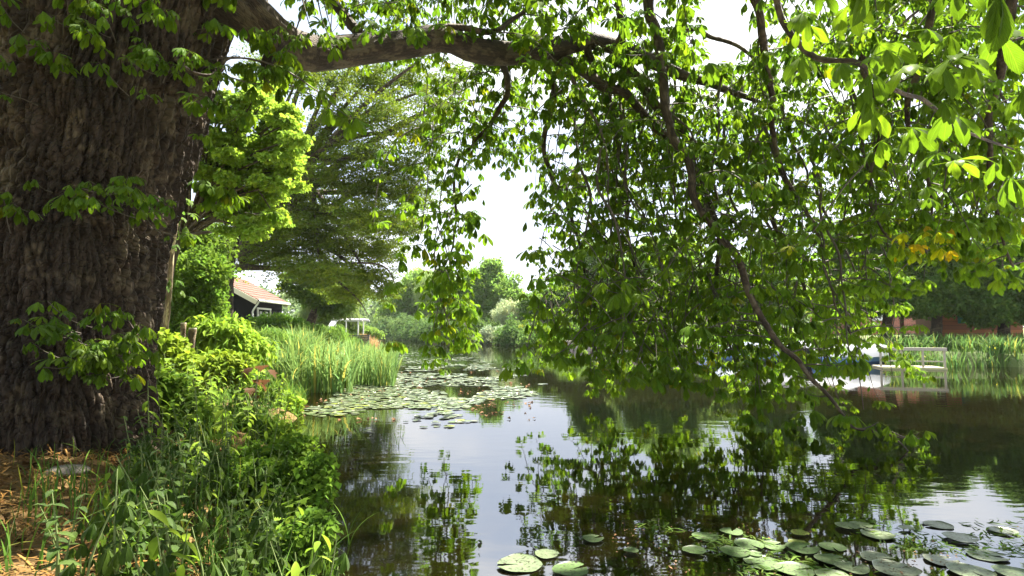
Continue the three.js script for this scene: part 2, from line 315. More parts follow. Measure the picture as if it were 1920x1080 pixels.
bough([[1450, -40, 3.4], [1465, 40, 3.4], [1500, 85, 3.3], [1550, 118, 3.2], [1600, 116, 3.1], [1660, 160, 3.2], [1730, 190, 3.4], [1800, 240, 3.6], [1900, 280, 4]], [0.02, 0.018, 0.016, 0.013, 0.012, 0.012, 0.01, 0.008, 0.006], 'bough', 7);
bough([[1600, -60, 6], [1620, 120, 6.2], [1650, 250, 6.4], [1630, 350, 6.6], [1660, 440, 6.7], [1720, 470, 6.8]], [0.04, 0.035, 0.028, 0.02, 0.014, 0.008]);
bough([[1760, -60, 5.5], [1735, 100, 5.8], [1700, 210, 6], [1740, 330, 6.2], [1750, 420, 6.4], [1790, 470, 6.4]], [0.04, 0.034, 0.028, 0.02, 0.014, 0.006]);
bough([[1900, -60, 5], [1880, 120, 5.4], [1850, 260, 5.8], [1870, 400, 6], [1900, 500, 6.2]], [0.05, 0.04, 0.03, 0.02, 0.01]);
bough([[730, 80, 6], [790, 55, 6.2], [860, 50, 6.4], [920, 60, 6.7], [960, 40, 6.9], [1040, -20, 7.2]], [0.045, 0.04, 0.035, 0.03, 0.024, 0.02]);
bough([[700, 90, 5.9], [640, 20, 6.2], [600, -60, 6.5]], [0.06, 0.05, 0.04]);
bough([[520, 60, 5], [505, 135, 4.95], [500, 160, 4.95]], [0.1, 0.06, 0.02]);
bough([[330, 110, 4.3], [390, 150, 4.3], [430, 110, 4.4], [470, 110, 4.5]], [0.02, 0.016, 0.012, 0.006], 'bough', 6);

// leaves: each on its stalk, in opposite pairs along the hanging shoots
const leaves = [], twigs = [];
const greens = () => { const y = rnd(); return y < 0.02 ? lin(1.7, 1.1, 0.5) : tint(0.26, 0.3); };
function leafAt(p, az, size, o = {}) { leaves.push({ p, q: Q((o.pitch ?? 0) + gauss() * 0.28, az, gauss() * 0.28), s: size * R(0.55, 1.3), k: Math.floor(rnd() * 6), c: o.c ?? greens() }); }
const open = [[900, 320, 996, 470], [880, 440, 988, 548], [738, 492, 792, 575], [892, 548, 982, 655], [742, 585, 805, 655], [1312, -40, 1396, 118], [1118, 20, 1150, 60]];
function shoot(p, dir, len, { size = 0.2, gap = 0.14, from = 0.12, hang = 1, thick = 0.009, c } = {}) {
  const pts = [p.clone()], d = dir.clone().normalize(), cur = p.clone(), n = Math.max(3, Math.ceil(len / 0.11)), st = len / n;
  const sx = R(-1, 1) * 0.25, sz = R(-1, 1) * 0.25; let az = rnd() * 6.28, acc = 0;
  for (let i = 1; i <= n; i++) {
    d.y -= 0.42 * hang * st * 3; d.x += sx * st * 2 + gauss() * 0.16; d.z += sz * st * 2 + gauss() * 0.16;
    if (i > n - 2) d.y += 0.35; d.normalize(); cur.addScaledVector(d, st); if (cur.y < 0.12) break; pts.push(cur.clone()); acc += st;
    if (i / n > from && acc >= gap) {
      acc = 0; az += Math.PI / 2 + gauss() * 0.3;
      for (const s of [0, Math.PI]) if (rnd() < 0.9) leafAt(cur.clone(), az + s, size, { c: c && c() });
    }
  }
  const e = pts[pts.length - 1];
  for (let k = 0; k < 4; k++) if (rnd() < 0.85) leafAt(e.clone(), az + k * 1.57 + gauss() * 0.2, size, { pitch: 0.15, c: c && c() });
  if (pts.some((q) => { const [x, y, dd] = seenAt(q); return dd > 3 && open.some(([a, b, c, e]) => x > a - 4 && x < c + 4 && y > b && y < e); })) return pts;
  if (pts.length > 2) twigs.push(limb(pts, [thick, thick * 0.75, 0.003], 4, 0.09, 0));
  return pts;
}
// hanging side shoots along every bough
boughs.forEach(({ curve, radii }, bi) => {
  const L = curve.getLength(), near = bi === 11;
  if (bi === 0 || bi === 2 || near) return;
  for (let s = 0.3; s < L; s += R(0.12, 0.26)) {
    const t = s / L, p = curve.getPointAt(t), a = rnd() * 6.28, [px, py] = seenAt(p);
    
    shoot(p, V(Math.cos(a), R(-0.2, 0.5), Math.sin(a)), Math.min(R(0.3, 1.25), Math.max(0.25, (p.y - 0.25) * 0.8)), { size: R(0.1, 0.15), gap: 0.11 });
  }
});
// the curtain: long shoots hanging from the outer crown over the water
const LOW = [[960, 400], [990, 540], [1010, 670], [1050, 715], [1150, 738], [1220, 715], [1270, 735], [1320, 715], [1360, 745], [1400, 795], [1500, 800], [1560, 815], [1592, 770], [1625, 640], [1650, 540], [1700, 450], [1780, 450], [1860, 490], [1940, 500]];
const lowAt = (x) => { if (x <= LOW[0][0]) return LOW[0][1]; for (let i = 1; i < LOW.length; i++) if (x <= LOW[i][0]) return lerp(LOW[i - 1][1], LOW[i][1], (x - LOW[i - 1][0]) / (LOW[i][0] - LOW[i - 1][0])); return 500; };
function hangings(n, x0, x1, ytop, depth, low, size = 0.128, o = {}) {
  for (let i = 0; i < n; i++) {
    const x = R(x0, x1), lo = low(x), y1 = lo - Math.abs(gauss()) * 45 - (rnd() < 0.55 ? R(0, 1) * (lo - ytop) : 0), d = R(...depth), len = Math.min(R(0.5, 1.9), Math.max(0.25, (y1 - ytop) / F * d));
    const end = at(x, y1, d); if (end.y < 0.15) continue;
    shoot(V(end.x - R(-0.25, 0.25), end.y + len * 0.92, end.z), V(R(-0.5, 0.5), R(-0.6, 0.1), R(-0.5, 0.5)), len, { size: size * R(0.85, 1.15) * (x0 > 900 && d < 7.7 && d > 6 ? 1.2 : 1), gap: 0.11, ...o });
  }
}
hangings(500, 985, 1640, 60, [6.7, 10.2], lowAt);
hangings(150, 1640, 1960, -60, [5.4, 8.6], lowAt);
hangings(40, 790, 890, 180, [7.6, 8.8], (x) => (x < 850 ? 690 - Math.abs(x - 838) * 1.5 : 640 - (x - 850) * 2.2), 0.15);
hangings(13, 815, 870, 360, [7.6, 8.8], (x) => (x < 850 ? 695 - Math.abs(x - 838) * 1.6 : 650 - (x - 850) * 1.8), 0.165);
hangings(20, 895, 960, 120, [7.4, 8.8], () => 330);
hangings(12, 800, 900, 120, [7.6, 8.8], (x) => 300);
hangings(95, 1000, 1640, 60, [7.4, 9.6], (x) => Math.min(lowAt(x), 420), 0.12);
hangings(80, 600, 1000, -170, [6.9, 8.6], (x) => 66 + 70 * noise(x * 0.03));
hangings(10, 620, 960, -170, [5.2, 6], (x) => 40);
hangings(16, 380, 620, -160, [4.5, 5.4], (x) => 90 + 50 * noise(x * 0.03), 0.13);
hangings(120, 960, 1940, -160, [5.6, 8.2], (x) => (x > 1300 && x < 1400 ? 30 : 190));
// the many thin dark branchlets that thread the curtain
for (let i = 0; i < 64; i++) {
  let x = i < 46 ? R(990, 1640) : R(1640, 1900), y = R(70, 330), d = R(6.8, 9.2); const lo = lowAt(x) - R(10, 160), list = [], drift = R(-10, 46);
  while (y < lo) { list.push([x, y, d]); y += R(45, 80); x += R(-26, 26) + drift * 0.5; d += R(-0.12, 0.12); }
  if (list.length < 3 || list.some(([a, b]) => open.some(([p, q, r, t]) => a > p - 6 && a < r + 6 && b > q && b < t))) continue;
  const pts = list.map((p) => at(...p)); if (pts[pts.length - 1].y < 0.2) continue;
  const r = R(0.014, 0.024); part('branchlet', own(limb(pts, [r, r * 0.7, r * 0.45, 0.004], 6, 0.12, 0.12)), M.twig, chestnut);
  const cv = new THREE.CatmullRomCurve3(pts); for (let t = 0.15; t < 1; t += 0.17) { const a = rnd() * 6.28; shoot(cv.getPoint(t), V(Math.cos(a), R(-0.3, 0.4), Math.sin(a)), R(0.25, 0.7), { size: R(0.1, 0.16), gap: 0.11 }); }
}
// the roof of the crown above and behind, which shades the bank
for (let i = 0; i < 900; i++) {
  const a = rnd() * 6.28, r = Math.sqrt(rnd()) * 7.5, x = -2.2 + Math.cos(a) * r * 1.05, z = -4.2 + Math.sin(a) * r * 0.8, y = 5.4 + R(-0.5, 2.6) - 0.012 * r * r;
  const [px, py, dep] = seenAt(V(x, y - 0.8, z)); if (dep > 0 && py > 40 && px > 0 && px < 1920) continue;
  if (x > 0.3 + 0.25 * z + 2 || z < -8.5) continue;
  shoot(V(x, y, z), V(R(-1, 1), R(-0.6, 0.3), R(-1, 1)), R(0.5, 1.2), { size: 0.22, gap: 0.17 });
}
for (const [x, y, z] of [[-1.5, 6.2, -6.5], [0.8, 6.4, -4.2], [-0.5, 6.3, -2], [-5, 6.2, -1.5], [-6.5, 6.3, -5.5], [-4.5, 6.6, -8.5], [3, 5.8, -6]]) {
  const b = at(235, -260, 4.8); part('bough', own(limb([b, V(lerp(b.x, x, 0.5), lerp(b.y, y, 0.75), lerp(b.z, z, 0.5)), V(x, y, z)], [0.26, 0.16, 0.05], 10, 0.2, 0.15)), M.bough, chestnut);
}
for (let i = 0; i < 240; i++) {   // and the crown overhead at the right, above the view
  const x = R(-1.2, 5.5), z = R(-6.5, 0.5), y = R(3.8, 6.4), [, py, dep] = seenAt(V(x, y - 1, z)); if (dep > 0.3 && py > -60) continue;
  shoot(V(x, y, z), V(R(-1, 1), R(-0.6, 0.3), R(-1, 1)), R(0.4, 1), { size: 0.19, gap: 0.15 });
}
// shoots growing straight out of the trunk
const shootsOnTrunk = (px, py, d, n, w, h, size) => { for (let i = 0; i < n; i++) shoot(at(px + R(-w, w), py + R(-h, h), d), V(R(-0.6, 0.9), R(-0.2, 0.5), R(0.2, 1)), R(0.12, 0.34), { size: size * R(0.8, 1.1), gap: 0.1, hang: 1.4, thick: 0.004 }); };
shootsOnTrunk(205, 650, 3.78, 26, 75, 42, 0.092); shootsOnTrunk(225, 690, 3.85, 12, 45, 40, 0.09); shootsOnTrunk(205, 385, 3.86, 9, 60, 30, 0.09);
shootsOnTrunk(285, 150, 3.9, 8, 60, 40, 0.09); shootsOnTrunk(195, 50, 3.85, 9, 60, 50, 0.1); shootsOnTrunk(400, 210, 4.4, 6, 30, 50, 0.11);
shootsOnTrunk(415, 380, 5.2, 5, 50, 24, 0.13); shootsOnTrunk(300, 420, 4.1, 4, 20, 24, 0.09); shootsOnTrunk(60, 400, 3.85, 4, 70, 60, 0.1); shootsOnTrunk(60, 120, 3.85, 5, 70, 90, 0.1);
shootsOnTrunk(410, 30, 4.5, 12, 60, 60, 0.12); shootsOnTrunk(490, 110, 4.75, 10, 50, 50, 0.115);
// the close branch at the upper right, a few steps from the viewer
const close = (px, py, d, s, az, pitch = 0) => leafAt(at(px, py, d), az, s, { pitch });
for (const [px, py, d, s, az] of [[1635, 108, 2.25, 0.165, 0.4], [1600, 118, 2.4, 0.16, -1.3], [1590, 180, 2.6, 0.16, 0.2], [1560, -20, 2.3, 0.18, 0.3], [1610, -30, 2.2, 0.18, -0.6], [1700, 60, 2.5, 0.17, 0.9], [1690, 130, 2.5, 0.18, -0.4], [1640, 60, 2.6, 0.16, 2.4], [1520, 110, 2.8, 0.16, -0.9], [1780, 120, 2.0, 0.19, -0.5], [1740, 200, 2.3, 0.18, 0.5], [1800, 60, 2.2, 0.18, 1.2], [1730, -30, 2.0, 0.18, 0.2], [1850, 20, 2.1, 0.2, -0.4], [1880, 180, 2.2, 0.2, 0.3], [1680, 240, 2.8, 0.16, 1.9], [1760, 300, 2.9, 0.16, -0.7], [1840, 300, 2.7, 0.17, 0.6], [1470, 40, 2.9, 0.16, 0.4], [1500, -10, 2.6, 0.17, -1.0], [1900, 340, 2.8, 0.17, 0.4], [1720, 360, 3.2, 0.15, 0]]) { close(px, py, d, s, az); close(px + R(-12, 12), py + R(-12, 12), d + R(0, 0.25), s * 0.9, az + R(1.2, 2.4)); }
// yellowing leaves low at the right edge
for (let i = 0; i < 26; i++) leafAt(at(R(1690, 1800), R(425, 480), R(5.6, 6.6)), rnd() * 6.28, 0.16, { c: pick([lin(3.2, 1.9, 0.7), lin(2.4, 1.7, 0.7), lin(4.2, 1.7, 0.5), lin(1.7, 1.4, 0.8)]) });

{
  part('twigs', own(mergeGeometries(twigs)), M.twig, chestnut, 'stuff');
  const base = lin(0.15, 0.265, 0.012);
  const mat = chestnutLeaf(base), inView = (l) => { const [x, y, d] = seenAt(l.p); l.big = d > 0.4 && x > -40 && x < 1960 && y > -40 && y < 1100 ? l.s / d : 0; };
  // the crown stays open where the far end of the river and the sky show through
  const kept = leaves.filter((l) => { const [x, y, d] = seenAt(l.p); return !(d > 3 && open.some(([a, b, c, e]) => x > a && x < c && y > b && y < e)); });
  leaves.length = 0; leaves.push(...kept);
  leaves.forEach(inView); leaves.sort((a, b) => b.big - a.big);
  const tones = Array.from({ length: 6 }, () => { const m = mat.clone(); m.color = base.clone().multiply(tint(0.24, 0.25)); return m; });
  leaves.slice(0, 300).forEach((l, i) => { const m = part('leaf', palmGeos[l.k], tones[i % 6], chestnut); m.position.copy(l.p).sub(chestnut.position); m.quaternion.copy(l.q); m.scale.setScalar(l.s); });
  const f = palmGeos.map(() => new Foliage());
  leaves.slice(300).forEach((l) => f[l.k].add(l.p, l.q, l.s, l.c));
  f.forEach((x, k) => x.build('foliage', palmGeos[k], mat, chestnut));
  console.log('chestnut leaves', leaves.length, 'shoots', twigs.length);
}

// ------------------------------------------------------------------ other trees and shrubs
function plant(name, label, category, base, { clumps, n = 2500, geo, mat, size = 0.3, trunkR = 0.15, fork = 0.4, bark = M.darkbark, group, tv = 0.2, th = 0.25, shell = 0.5, flat = 0.35, trunk = true, lumps = 0.35, extra = [], lean = 0.5, stray = 0.06 }) {
  const g = thing(name, label, category, base, 0, group); g.updateMatrixWorld();
  const cen = clumps.reduce((s, c) => s.add(c[0]), V(0, 0, 0)).multiplyScalar(1 / clumps.length);
  const top = clumps.reduce((m, c) => Math.max(m, c[0].y), -9), fy = V(lerp(base.x, cen.x, lean), lerp(base.y, cen.y, fork), lerp(base.z, cen.z, lean));
  if (trunk) {
    const loc = (v) => v.clone().sub(base);
    part('trunk', limb([V(0, -0.15, 0), loc(base.clone().lerp(fy, 0.5).add(V(R(-0.1, 0.1) * trunkR * 4, 0, 0))), loc(fy), loc(V(cen.x, lerp(fy.y, top, 0.7), cen.z))], [trunkR * 1.25, trunkR, trunkR * 0.85, trunkR * 0.3], 12, trunkR, 0.12), bark, g);
    const bs = clumps.map((c) => { const s = fy.clone().lerp(V(cen.x, lerp(fy.y, top, 0.7), cen.z), R(0, 0.7)), e = c[0]; return limb([loc(s), loc(s.clone().lerp(e, 0.5).add(V(0, R(0, 0.3) * (e.distanceTo(s)) * 0.4, 0))), loc(e)], [trunkR * 0.45, trunkR * 0.28, trunkR * 0.08], 6, Math.max(0.15, trunkR), 0.1); });
    part('branches', mergeGeometries([...bs, ...extra.map(([pts, rad]) => limb(pts.map(loc), rad, 7, 0.3, 0.1))]), bark, g);
  }
  const f = new Foliage(), area = clumps.reduce((s, c) => s + c[1] * c[2] + c[1] * c[3], 0);
  for (const [c, rx, ry, rz, share = 1] of clumps) {
    const k = Math.round(n * share * (rx * ry + rx * rz) / area), so = rnd() * 50;
    for (let i = 0; i < k; i++) {
      const u = R(-1, 1), a = rnd() * 6.283, s = Math.sqrt(1 - u * u), d = V(s * Math.cos(a), u, s * Math.sin(a));
      const rr = (shell + (1 - shell) * Math.pow(rnd(), 0.6)) * (1 - lumps + 2 * lumps * noise(d.x * 2.2 + so, d.y * 2.2, d.z * 2.2)) + (rnd() < stray ? R(0, 0.22 + stray * 2) : 0);
      const p = V(c.x + d.x * rx * rr, c.y + d.y * ry * rr, c.z + d.z * rz * rr);
      f.add(p, Q(gauss() * flat, rnd() * 6.283, gauss() * flat), size * R(0.7, 1.3), tint(tv, th));
    }
  }
  f.build('crown', geo, mat, g); return g;
}
const blobs = (list, d) => list.map(([px, py, r, ry = r, dd = 0, rz = r]) => { const k = (d + dd) / F; return [at(px, py, d + dd), r * k, ry * k, rz * k]; });
const sprayA = spray(11, 0.34, 0.2, OVATE, 0.5, 0.25), sprayFlat = spray(13, 0.3, 0.17, OVATE, 0.16, 0.05), sprayBig = spray(16, 0.3, 0.2, OVATE, 0.7, 0.3), sprayWillow = spray(18, 0.42, 0.08, LANCE, 0.9, 0.9), sprayMaple = spray(9, 0.4, 0.36, OVATE, 0.5, 0.45);
const gy = (x, z) => V(x, ground(x, z), z);
const gAt = (px, d) => { const x = (px - 960) / F * d; return gy(x, -d); };

let TILE, BOARD;
function tileGeo() { return box(0.34, 0.03, 0.27); }
// bright young maple behind the trunk
plant('maple_tree', 'bright yellow-green young maple between the big trunk and the dark tree', 'tree', gAt(296, 12.5), {
  clumps: blobs(Array.from({ length: 130 }, () => { const a = rnd() * 6.283, r = Math.sqrt(rnd()), q = R(10, 25); return [462 + Math.cos(a) * r * 108, 300 + Math.sin(a) * r * 142, q, q * 0.36, R(-0.9, 1.3), q * 1.3]; }), 12),
  n: 5200, geo: sprayMaple, mat: leafy(lin(0.205, 0.31, 0.03)), size: 0.22, trunkR: 0.09, fork: 0.55, lean: 0.2, tv: 0.3, th: 0.25, shell: 0, lumps: 0.5, flat: 0.3, stray: 0.2 });
// the tall dark tree with fanning branches
{
  const D = 24, fan = [[[450, 480], [505, 300], [520, 180], [515, 90]], [[450, 480], [525, 300], [552, 190], [590, 100]], [[455, 470], [560, 290], [620, 190], [680, 90]], [[455, 470], [590, 300], [690, 190], [790, 110]], [[455, 480], [600, 340], [720, 250], [830, 190]], [[450, 490], [600, 400], [720, 330], [810, 300]], [[440, 500], [560, 504], [640, 494], [720, 500], [745, 540]], [[445, 505], [560, 460], [670, 420], [770, 400]], [[560, 504], [620, 520], [670, 560], [690, 590]]];
  const cl = [];
  for (const [x, y, r, ry, dd] of [[500, 130, 50, 34, 1], [560, 140, 50, 30, -1], [620, 150, 60, 30, 1], [690, 150, 66, 34, 0], [765, 150, 70, 36, 1], [820, 200, 50, 30, 0], [720, 215, 70, 30, -1], [640, 225, 60, 26, 0], [790, 255, 60, 26, 1], [600, 270, 60, 30, 0], [690, 285, 76, 26, -1], [770, 315, 60, 24, 0], [620, 330, 66, 28, -1], [700, 350, 76, 26, 0], [770, 370, 50, 22, 1], [560, 350, 56, 34, 1], [600, 400, 76, 28, 0], [690, 410, 80, 26, -1], [760, 425, 44, 18, 0], [540, 430, 60, 30, -1], [620, 455, 80, 26, 0], [710, 470, 56, 20, 1], [520, 480, 66, 26, 0], [600, 505, 70, 18, -1], [690, 520, 56, 18, 0], [720, 548, 30, 12, 0], [480, 400, 50, 40, 2], [470, 465, 44, 26, 1], [650, 548, 50, 16, 1], [440, 440, 40, 60, 2], [850, 150, 40, 30, 2]]) cl.push(...blobs([[x, y, r, ry * 1.35, dd * 1.6, r * 1.15]], D).map((c) => [...c, y < 340 ? 0.5 : 0.85]));
  plant('beech_tree', 'tall dark beech with fanning bare branches leaning over the shed', 'tree', gAt(416, D), {
    clumps: cl, n: 19000, geo: sprayFlat, mat: leafy(lin(0.115, 0.165, 0.012), { transmission: 0.38 }), size: 0.35, trunkR: 0.36, fork: 0.6, lean: 0.06, tv: 0.25, th: 0.3, shell: 0, flat: 0.42, lumps: 0.5, stray: 0.15,
    extra: fan.map((f, i) => [f.map(([x, y], k) => at(x, y, D + (i % 3 - 1) * 0.5 * k)), i < 6 ? [0.22, 0.14, 0.1, 0.04] : [0.13, 0.08, 0.05, 0.03, 0.012]]) });
}
// round tree with a forked trunk past the shed, and the pale ones behind
plant('field_maple', 'small round tree with forked trunk to the right of the shed', 'tree', gAt(572, 31), { clumps: blobs([[560, 530, 34, 26], [610, 520, 40, 28], [650, 545, 34, 24], [590, 550, 34, 20, -0.6], [630, 580, 28, 16]], 31), n: 1800, geo: sprayA, mat: leafy(lin(0.10, 0.165, 0.022)), size: 0.5, trunkR: 0.24, fork: 0.55, flat: 0.4 });
plant('willow_tree', 'pale hanging willow behind the forked tree past the shed', 'tree', gAt(645, 44), { clumps: blobs([[610, 560, 26, 30], [640, 580, 26, 26], [590, 590, 22, 24], [655, 600, 18, 16]], 44), n: 1100, geo: sprayWillow, mat: leafy(lin(0.16, 0.22, 0.06)), size: 0.8, trunkR: 0.25, fork: 0.4 });
// sapling stem beside the trunk
{
  const b = gAt(305, 9.2); b.y = at(305, 640, 9.2).y;
  const g = thing('sapling', 'slim pale sapling stem with a few chestnut leaves right of the big trunk', 'sapling', gAt(300, 9.2)); g.updateMatrixWorld();
  const pts = [[300, 690], [312, 600], [318, 540], [322, 470], [330, 420], [336, 360]].map(([x, y]) => at(x, y, 9.2).sub(g.position));
  pts.unshift(V(0, -0.1, 0));
  part('trunk', limb(pts, [0.05, 0.048, 0.045, 0.042, 0.04, 0.035, 0.03], 9, 0.08, 0.12), std(lin(0.34, 0.30, 0.22), { map: barkMap, roughness: 0.9 }), g);
  for (let i = 0; i < 26; i++) { const m = part('leaf', palmGeos[i % 6], i % 2 ? M.sapleaf ??= chestnutLeaf(lin(0.10, 0.19, 0.03)) : M.sapleaf2 ??= chestnutLeaf(lin(0.13, 0.21, 0.035)), g); m.position.copy(at(R(300, 350), R(350, 560), 9.2 + R(-0.3, 0.3)).sub(g.position)); m.quaternion.copy(Q(gauss() * 0.3, rnd() * 6.28, gauss() * 0.3)); m.scale.setScalar(R(0.13, 0.2)); }
}
// shrubs on the left bank between the trunk and the reeds
const shrubSpots = [
  ['broad_bush', 'dense mid-green bush right behind the sapling stem', 385, 14, [[375, 510, 44, 40], [350, 560, 40, 40], [390, 560, 32, 40], [370, 600, 46, 34], [330, 510, 36, 50, 0.6]], 1500, lin(0.11, 0.19, 0.018), sprayBig, 0.3],
  ['dark_bush', 'green bush in the shade under the shed gable', 430, 17, [[400, 612, 22, 26], [390, 620, 24, 26], [435, 640, 24, 12], [398, 570, 18, 28]], 700, lin(0.10, 0.17, 0.018), sprayBig, 0.32],
  ['trimmed_hedge', 'bright green low hedge in front of the shed window', 520, 24, [[490, 608, 26, 14], [520, 606, 28, 15], [550, 612, 26, 14], [575, 620, 24, 12], [505, 622, 30, 14], [545, 628, 30, 12]], 1600, lin(0.12, 0.23, 0.022), sprayBig, 0.34],
  ['leafy_shrub', 'yellow-green shrub with long pointed leaves beside the two stakes', 430, 10, [[395, 616, 34, 24], [430, 626, 36, 24], [465, 655, 36, 24], [420, 658, 40, 26], [385, 640, 30, 30]], 900, lin(0.19, 0.3, 0.024), spray(8, 0.62, 0.17, LANCE, 0.6, 0.35), 0.3],
  ['low_shrub', 'yellow-green low shrub at the foot of the two stakes', 350, 8.2, [[330, 690, 40, 30], [380, 700, 46, 30], [430, 690, 40, 30], [300, 660, 36, 40]], 1000, lin(0.18, 0.26, 0.02), sprayMaple, 0.2],
  ['waterside_shrub', 'pale green feathery shrub just left of the reeds', 505, 12.5, [[490, 660, 36, 26], [520, 690, 34, 26], [470, 700, 36, 26], [510, 640, 28, 20]], 1000, lin(0.15, 0.25, 0.04), sprayWillow, 0.3],
  ['green_mound', 'soft green grass mound behind the reeds', 600, 27, [[590, 630, 30, 14], [620, 628, 26, 12], [565, 640, 28, 12]], 700, lin(0.12, 0.21, 0.03), sprayWillow, 0.5],
  ['sunlit_hedge', 'sunlit hedge behind the dark planters on the far left bank', 670, 44, [[650, 622, 14, 7], [670, 618, 16, 8], [690, 622, 14, 6], [705, 626, 10, 5]], 700, lin(0.16, 0.25, 0.04), sprayBig, 0.5],
  ['bank_bush', 'green bush hugging the right foot of the big trunk', 330, 5.6, [[330, 770, 46, 36], [375, 800, 40, 34], [310, 730, 30, 40]], 520, lin(0.11, 0.19, 0.016), sprayMaple, 0.16],
  ['bank_bush', 'bright green bush at the waterline below the reeds', 500, 8.4, [[470, 745, 46, 28], [520, 760, 36, 26], [440, 770, 40, 28], [540, 790, 22, 20]], 1000, lin(0.16, 0.25, 0.018), sprayMaple, 0.17],
  ['bank_bush', 'mid-green bush on the bank edge below the trunk and the water', 470, 6.2, [[440, 810, 60, 40], [500, 830, 50, 36], [400, 850, 46, 30]], 900, lin(0.12, 0.2, 0.016), sprayMaple, 0.14],
  ['bank_bush', 'small-leaved green bush overhanging the water at the lower left', 560, 3.9, [[560, 930, 60, 50], [510, 960, 60, 50], [590, 890, 36, 36], [480, 900, 60, 40]], 800, lin(0.11, 0.2, 0.016), sprayMaple, 0.1],
  ['bank_bush', 'small-leaved green bush at the bottom edge of the view by the water', 540, 3.1, [[540, 1040, 70, 50], [470, 1060, 70, 46], [580, 1000, 46, 40]], 600, lin(0.09, 0.17, 0.016), sprayMaple, 0.085],
  ['bank_bush', 'leafy green bush on the bank slope between the trunk and the lower water', 470, 4.8, [[470, 880, 60, 44], [520, 870, 56, 40], [420, 890, 56, 36], [560, 850, 36, 30]], 800, lin(0.12, 0.21, 0.016), sprayMaple, 0.11],
  ['bramble', 'leafy thicket behind the sapling in deep shade', 300, 15, [[300, 560, 60, 60], [340, 450, 60, 60], [260, 480, 60, 80], [380, 470, 50, 50]], 1100, lin(0.10, 0.17, 0.018), sprayBig, 0.4],
];
for (const [nm, lb, px, d, cl, n, c, geo, size] of shrubSpots) plant(nm, lb, 'shrub', gAt(px, d), { clumps: blobs(cl, d), n, geo, mat: leafy(c), size, trunkR: 0.02, fork: 0.2, flat: 0.5, shell: 0.3, bark: M.stem, lumps: 0.25 });

// two weathered stakes
for (const [px, top, bot, lean, lb] of [[345, 606, 700, 0.03, 'thinner upright weathered stake on the bank'], [362, 616, 700, 0.16, 'thicker leaning weathered stake on the bank']]) {
  const d = 8.6, p = gAt(px - lean * 60, d), t = at(px + 2, top, d);
  const g = thing('wooden_stake', lb, 'stake', p), h = t.y - p.y;
  part('post', limb([V(0, -0.2, 0), V(lean * 0.3, h * 0.5, 0), V(lean * 0.5 + 0.0, h - 0.01, 0)], px < 350 ? [0.042, 0.04, 0.038] : [0.06, 0.057, 0.054], 10, 0.05, 0.1), std(lin(0.20, 0.155, 0.11), { map: barkMap, bumpMap: barkBump, bumpScale: 0.006, roughness: 0.95 }), g);
  const r = px < 350 ? 0.038 : 0.054, cap = new THREE.CylinderGeometry(r * 0.96, r, 0.02, 10); cap.translate(lean * 0.5, h, 0); part('cut_top', cap, std(lin(0.36, 0.30, 0.22)), g);
}

// ------------------------------------------------------------------ reeds and grasses
function reedBlade(bend, w = 0.018) {
  const pos = [], idx = [], uv = [], n = 8;
  for (let i = 0; i <= n; i++) { const t = i / n, h = w * (t < 0.15 ? 0.6 + t * 2.6 : 1) * (1 - Math.pow(t, 3)) * 0.5, z = bend * Math.pow(t, 2.4), y = t * (1 - 0.32 * bend * t * t); pos.push(-h, y, z, h, y, z + h * 0.4); uv.push(0, t, 1, t); if (i) { const q = (i - 1) * 2; idx.push(q, q + 1, q + 2, q + 1, q + 3, q + 2); } }
  return geoFrom(pos, idx, uv);
}
const bladeGeos = [reedBlade(0.12), reedBlade(0.35), reedBlade(0.75)];
function tuft(name, label, category, spots, n, h, mat, wide = 1, { bends = [3, 3, 2], tv = 0.25, th = 0.3, dry = 0.06, width = 1 } = {}) {
  const fs = bladeGeos.map(() => new Foliage()), bag = bends.flatMap((k, i) => Array(k).fill(i)); let done = 0;
  while (done < n) {
    const p = spots(); if (!p) continue; done++;
    const k = pick(bag), hh = h * R(0.55, 1.1) * (p.k ?? 1);
    fs[k].add(p, Q(gauss() * 0.16, rnd() * 6.283, gauss() * 0.16), V(width * R(0.7, 1.4), hh, hh), rnd() < dry ? lin(2.6, 1.5, 1.2) : tint(tv, th));
  }
  const g = thing(name, label, category); g.userData.kind = 'stuff'; fs.forEach((f, i) => f.m.length && f.build('blades', bladeGeos[i], mat, g)); return g;
}
const reedMat = leafy(lin(0.17, 0.265, 0.07), { transmission: 0.35 }), grassMat = leafy(lin(0.09, 0.17, 0.022), { transmission: 0.4 }), strawMat = leafy(lin(0.17, 0.095, 0.028), { transmission: 0.15, clearcoat: 0 });
const inBox = (x0, x1, z0, z1) => { const x = R(x0, x1), z = R(z0, z1); return V(x, Math.max(-0.05, ground(x, z)), z); };
const clumped = (px0, px1, d0, d1) => () => { const d = R(d0, d1), px = R(px0, px1), x = (px - 960) / F * d, z = -d; if (noise(x * 2.2, 4, z * 2.2) < 0.36) return null; const p = V(x, Math.max(-0.08, Math.min(0.4, ground(x, z))), z); return p; };
tuft('reed_bed', 'tall bending green reeds in front on the left bank', 'reeds', clumped(540, 668, 11.4, 15.5), 1500, 1.15, reedMat, 1, { width: 2.1, bends: [2, 3, 3], dry: 0.04 });
tuft('reed_bed', 'upright slim reeds standing in the water at the bed tip', 'reeds', clumped(660, 742, 12.6, 17), 1300, 1.0, reedMat, 1, { bends: [5, 2, 1], width: 1.5, dry: 0.05 });
tuft('reed_bed', 'short rough sedge between the reeds and the bushes', 'reeds', clumped(470, 580, 11, 15), 900, 0.95, reedMat, 1, { bends: [1, 3, 4] });
tuft('reed_bed', 'green reeds on the right bank behind the railing', 'reeds', clumped(1655, 1960, 18.9, 24), 2600, 0.75, leafy(lin(0.075, 0.14, 0.032)), 1, { bends: [1, 3, 3], width: 2 });
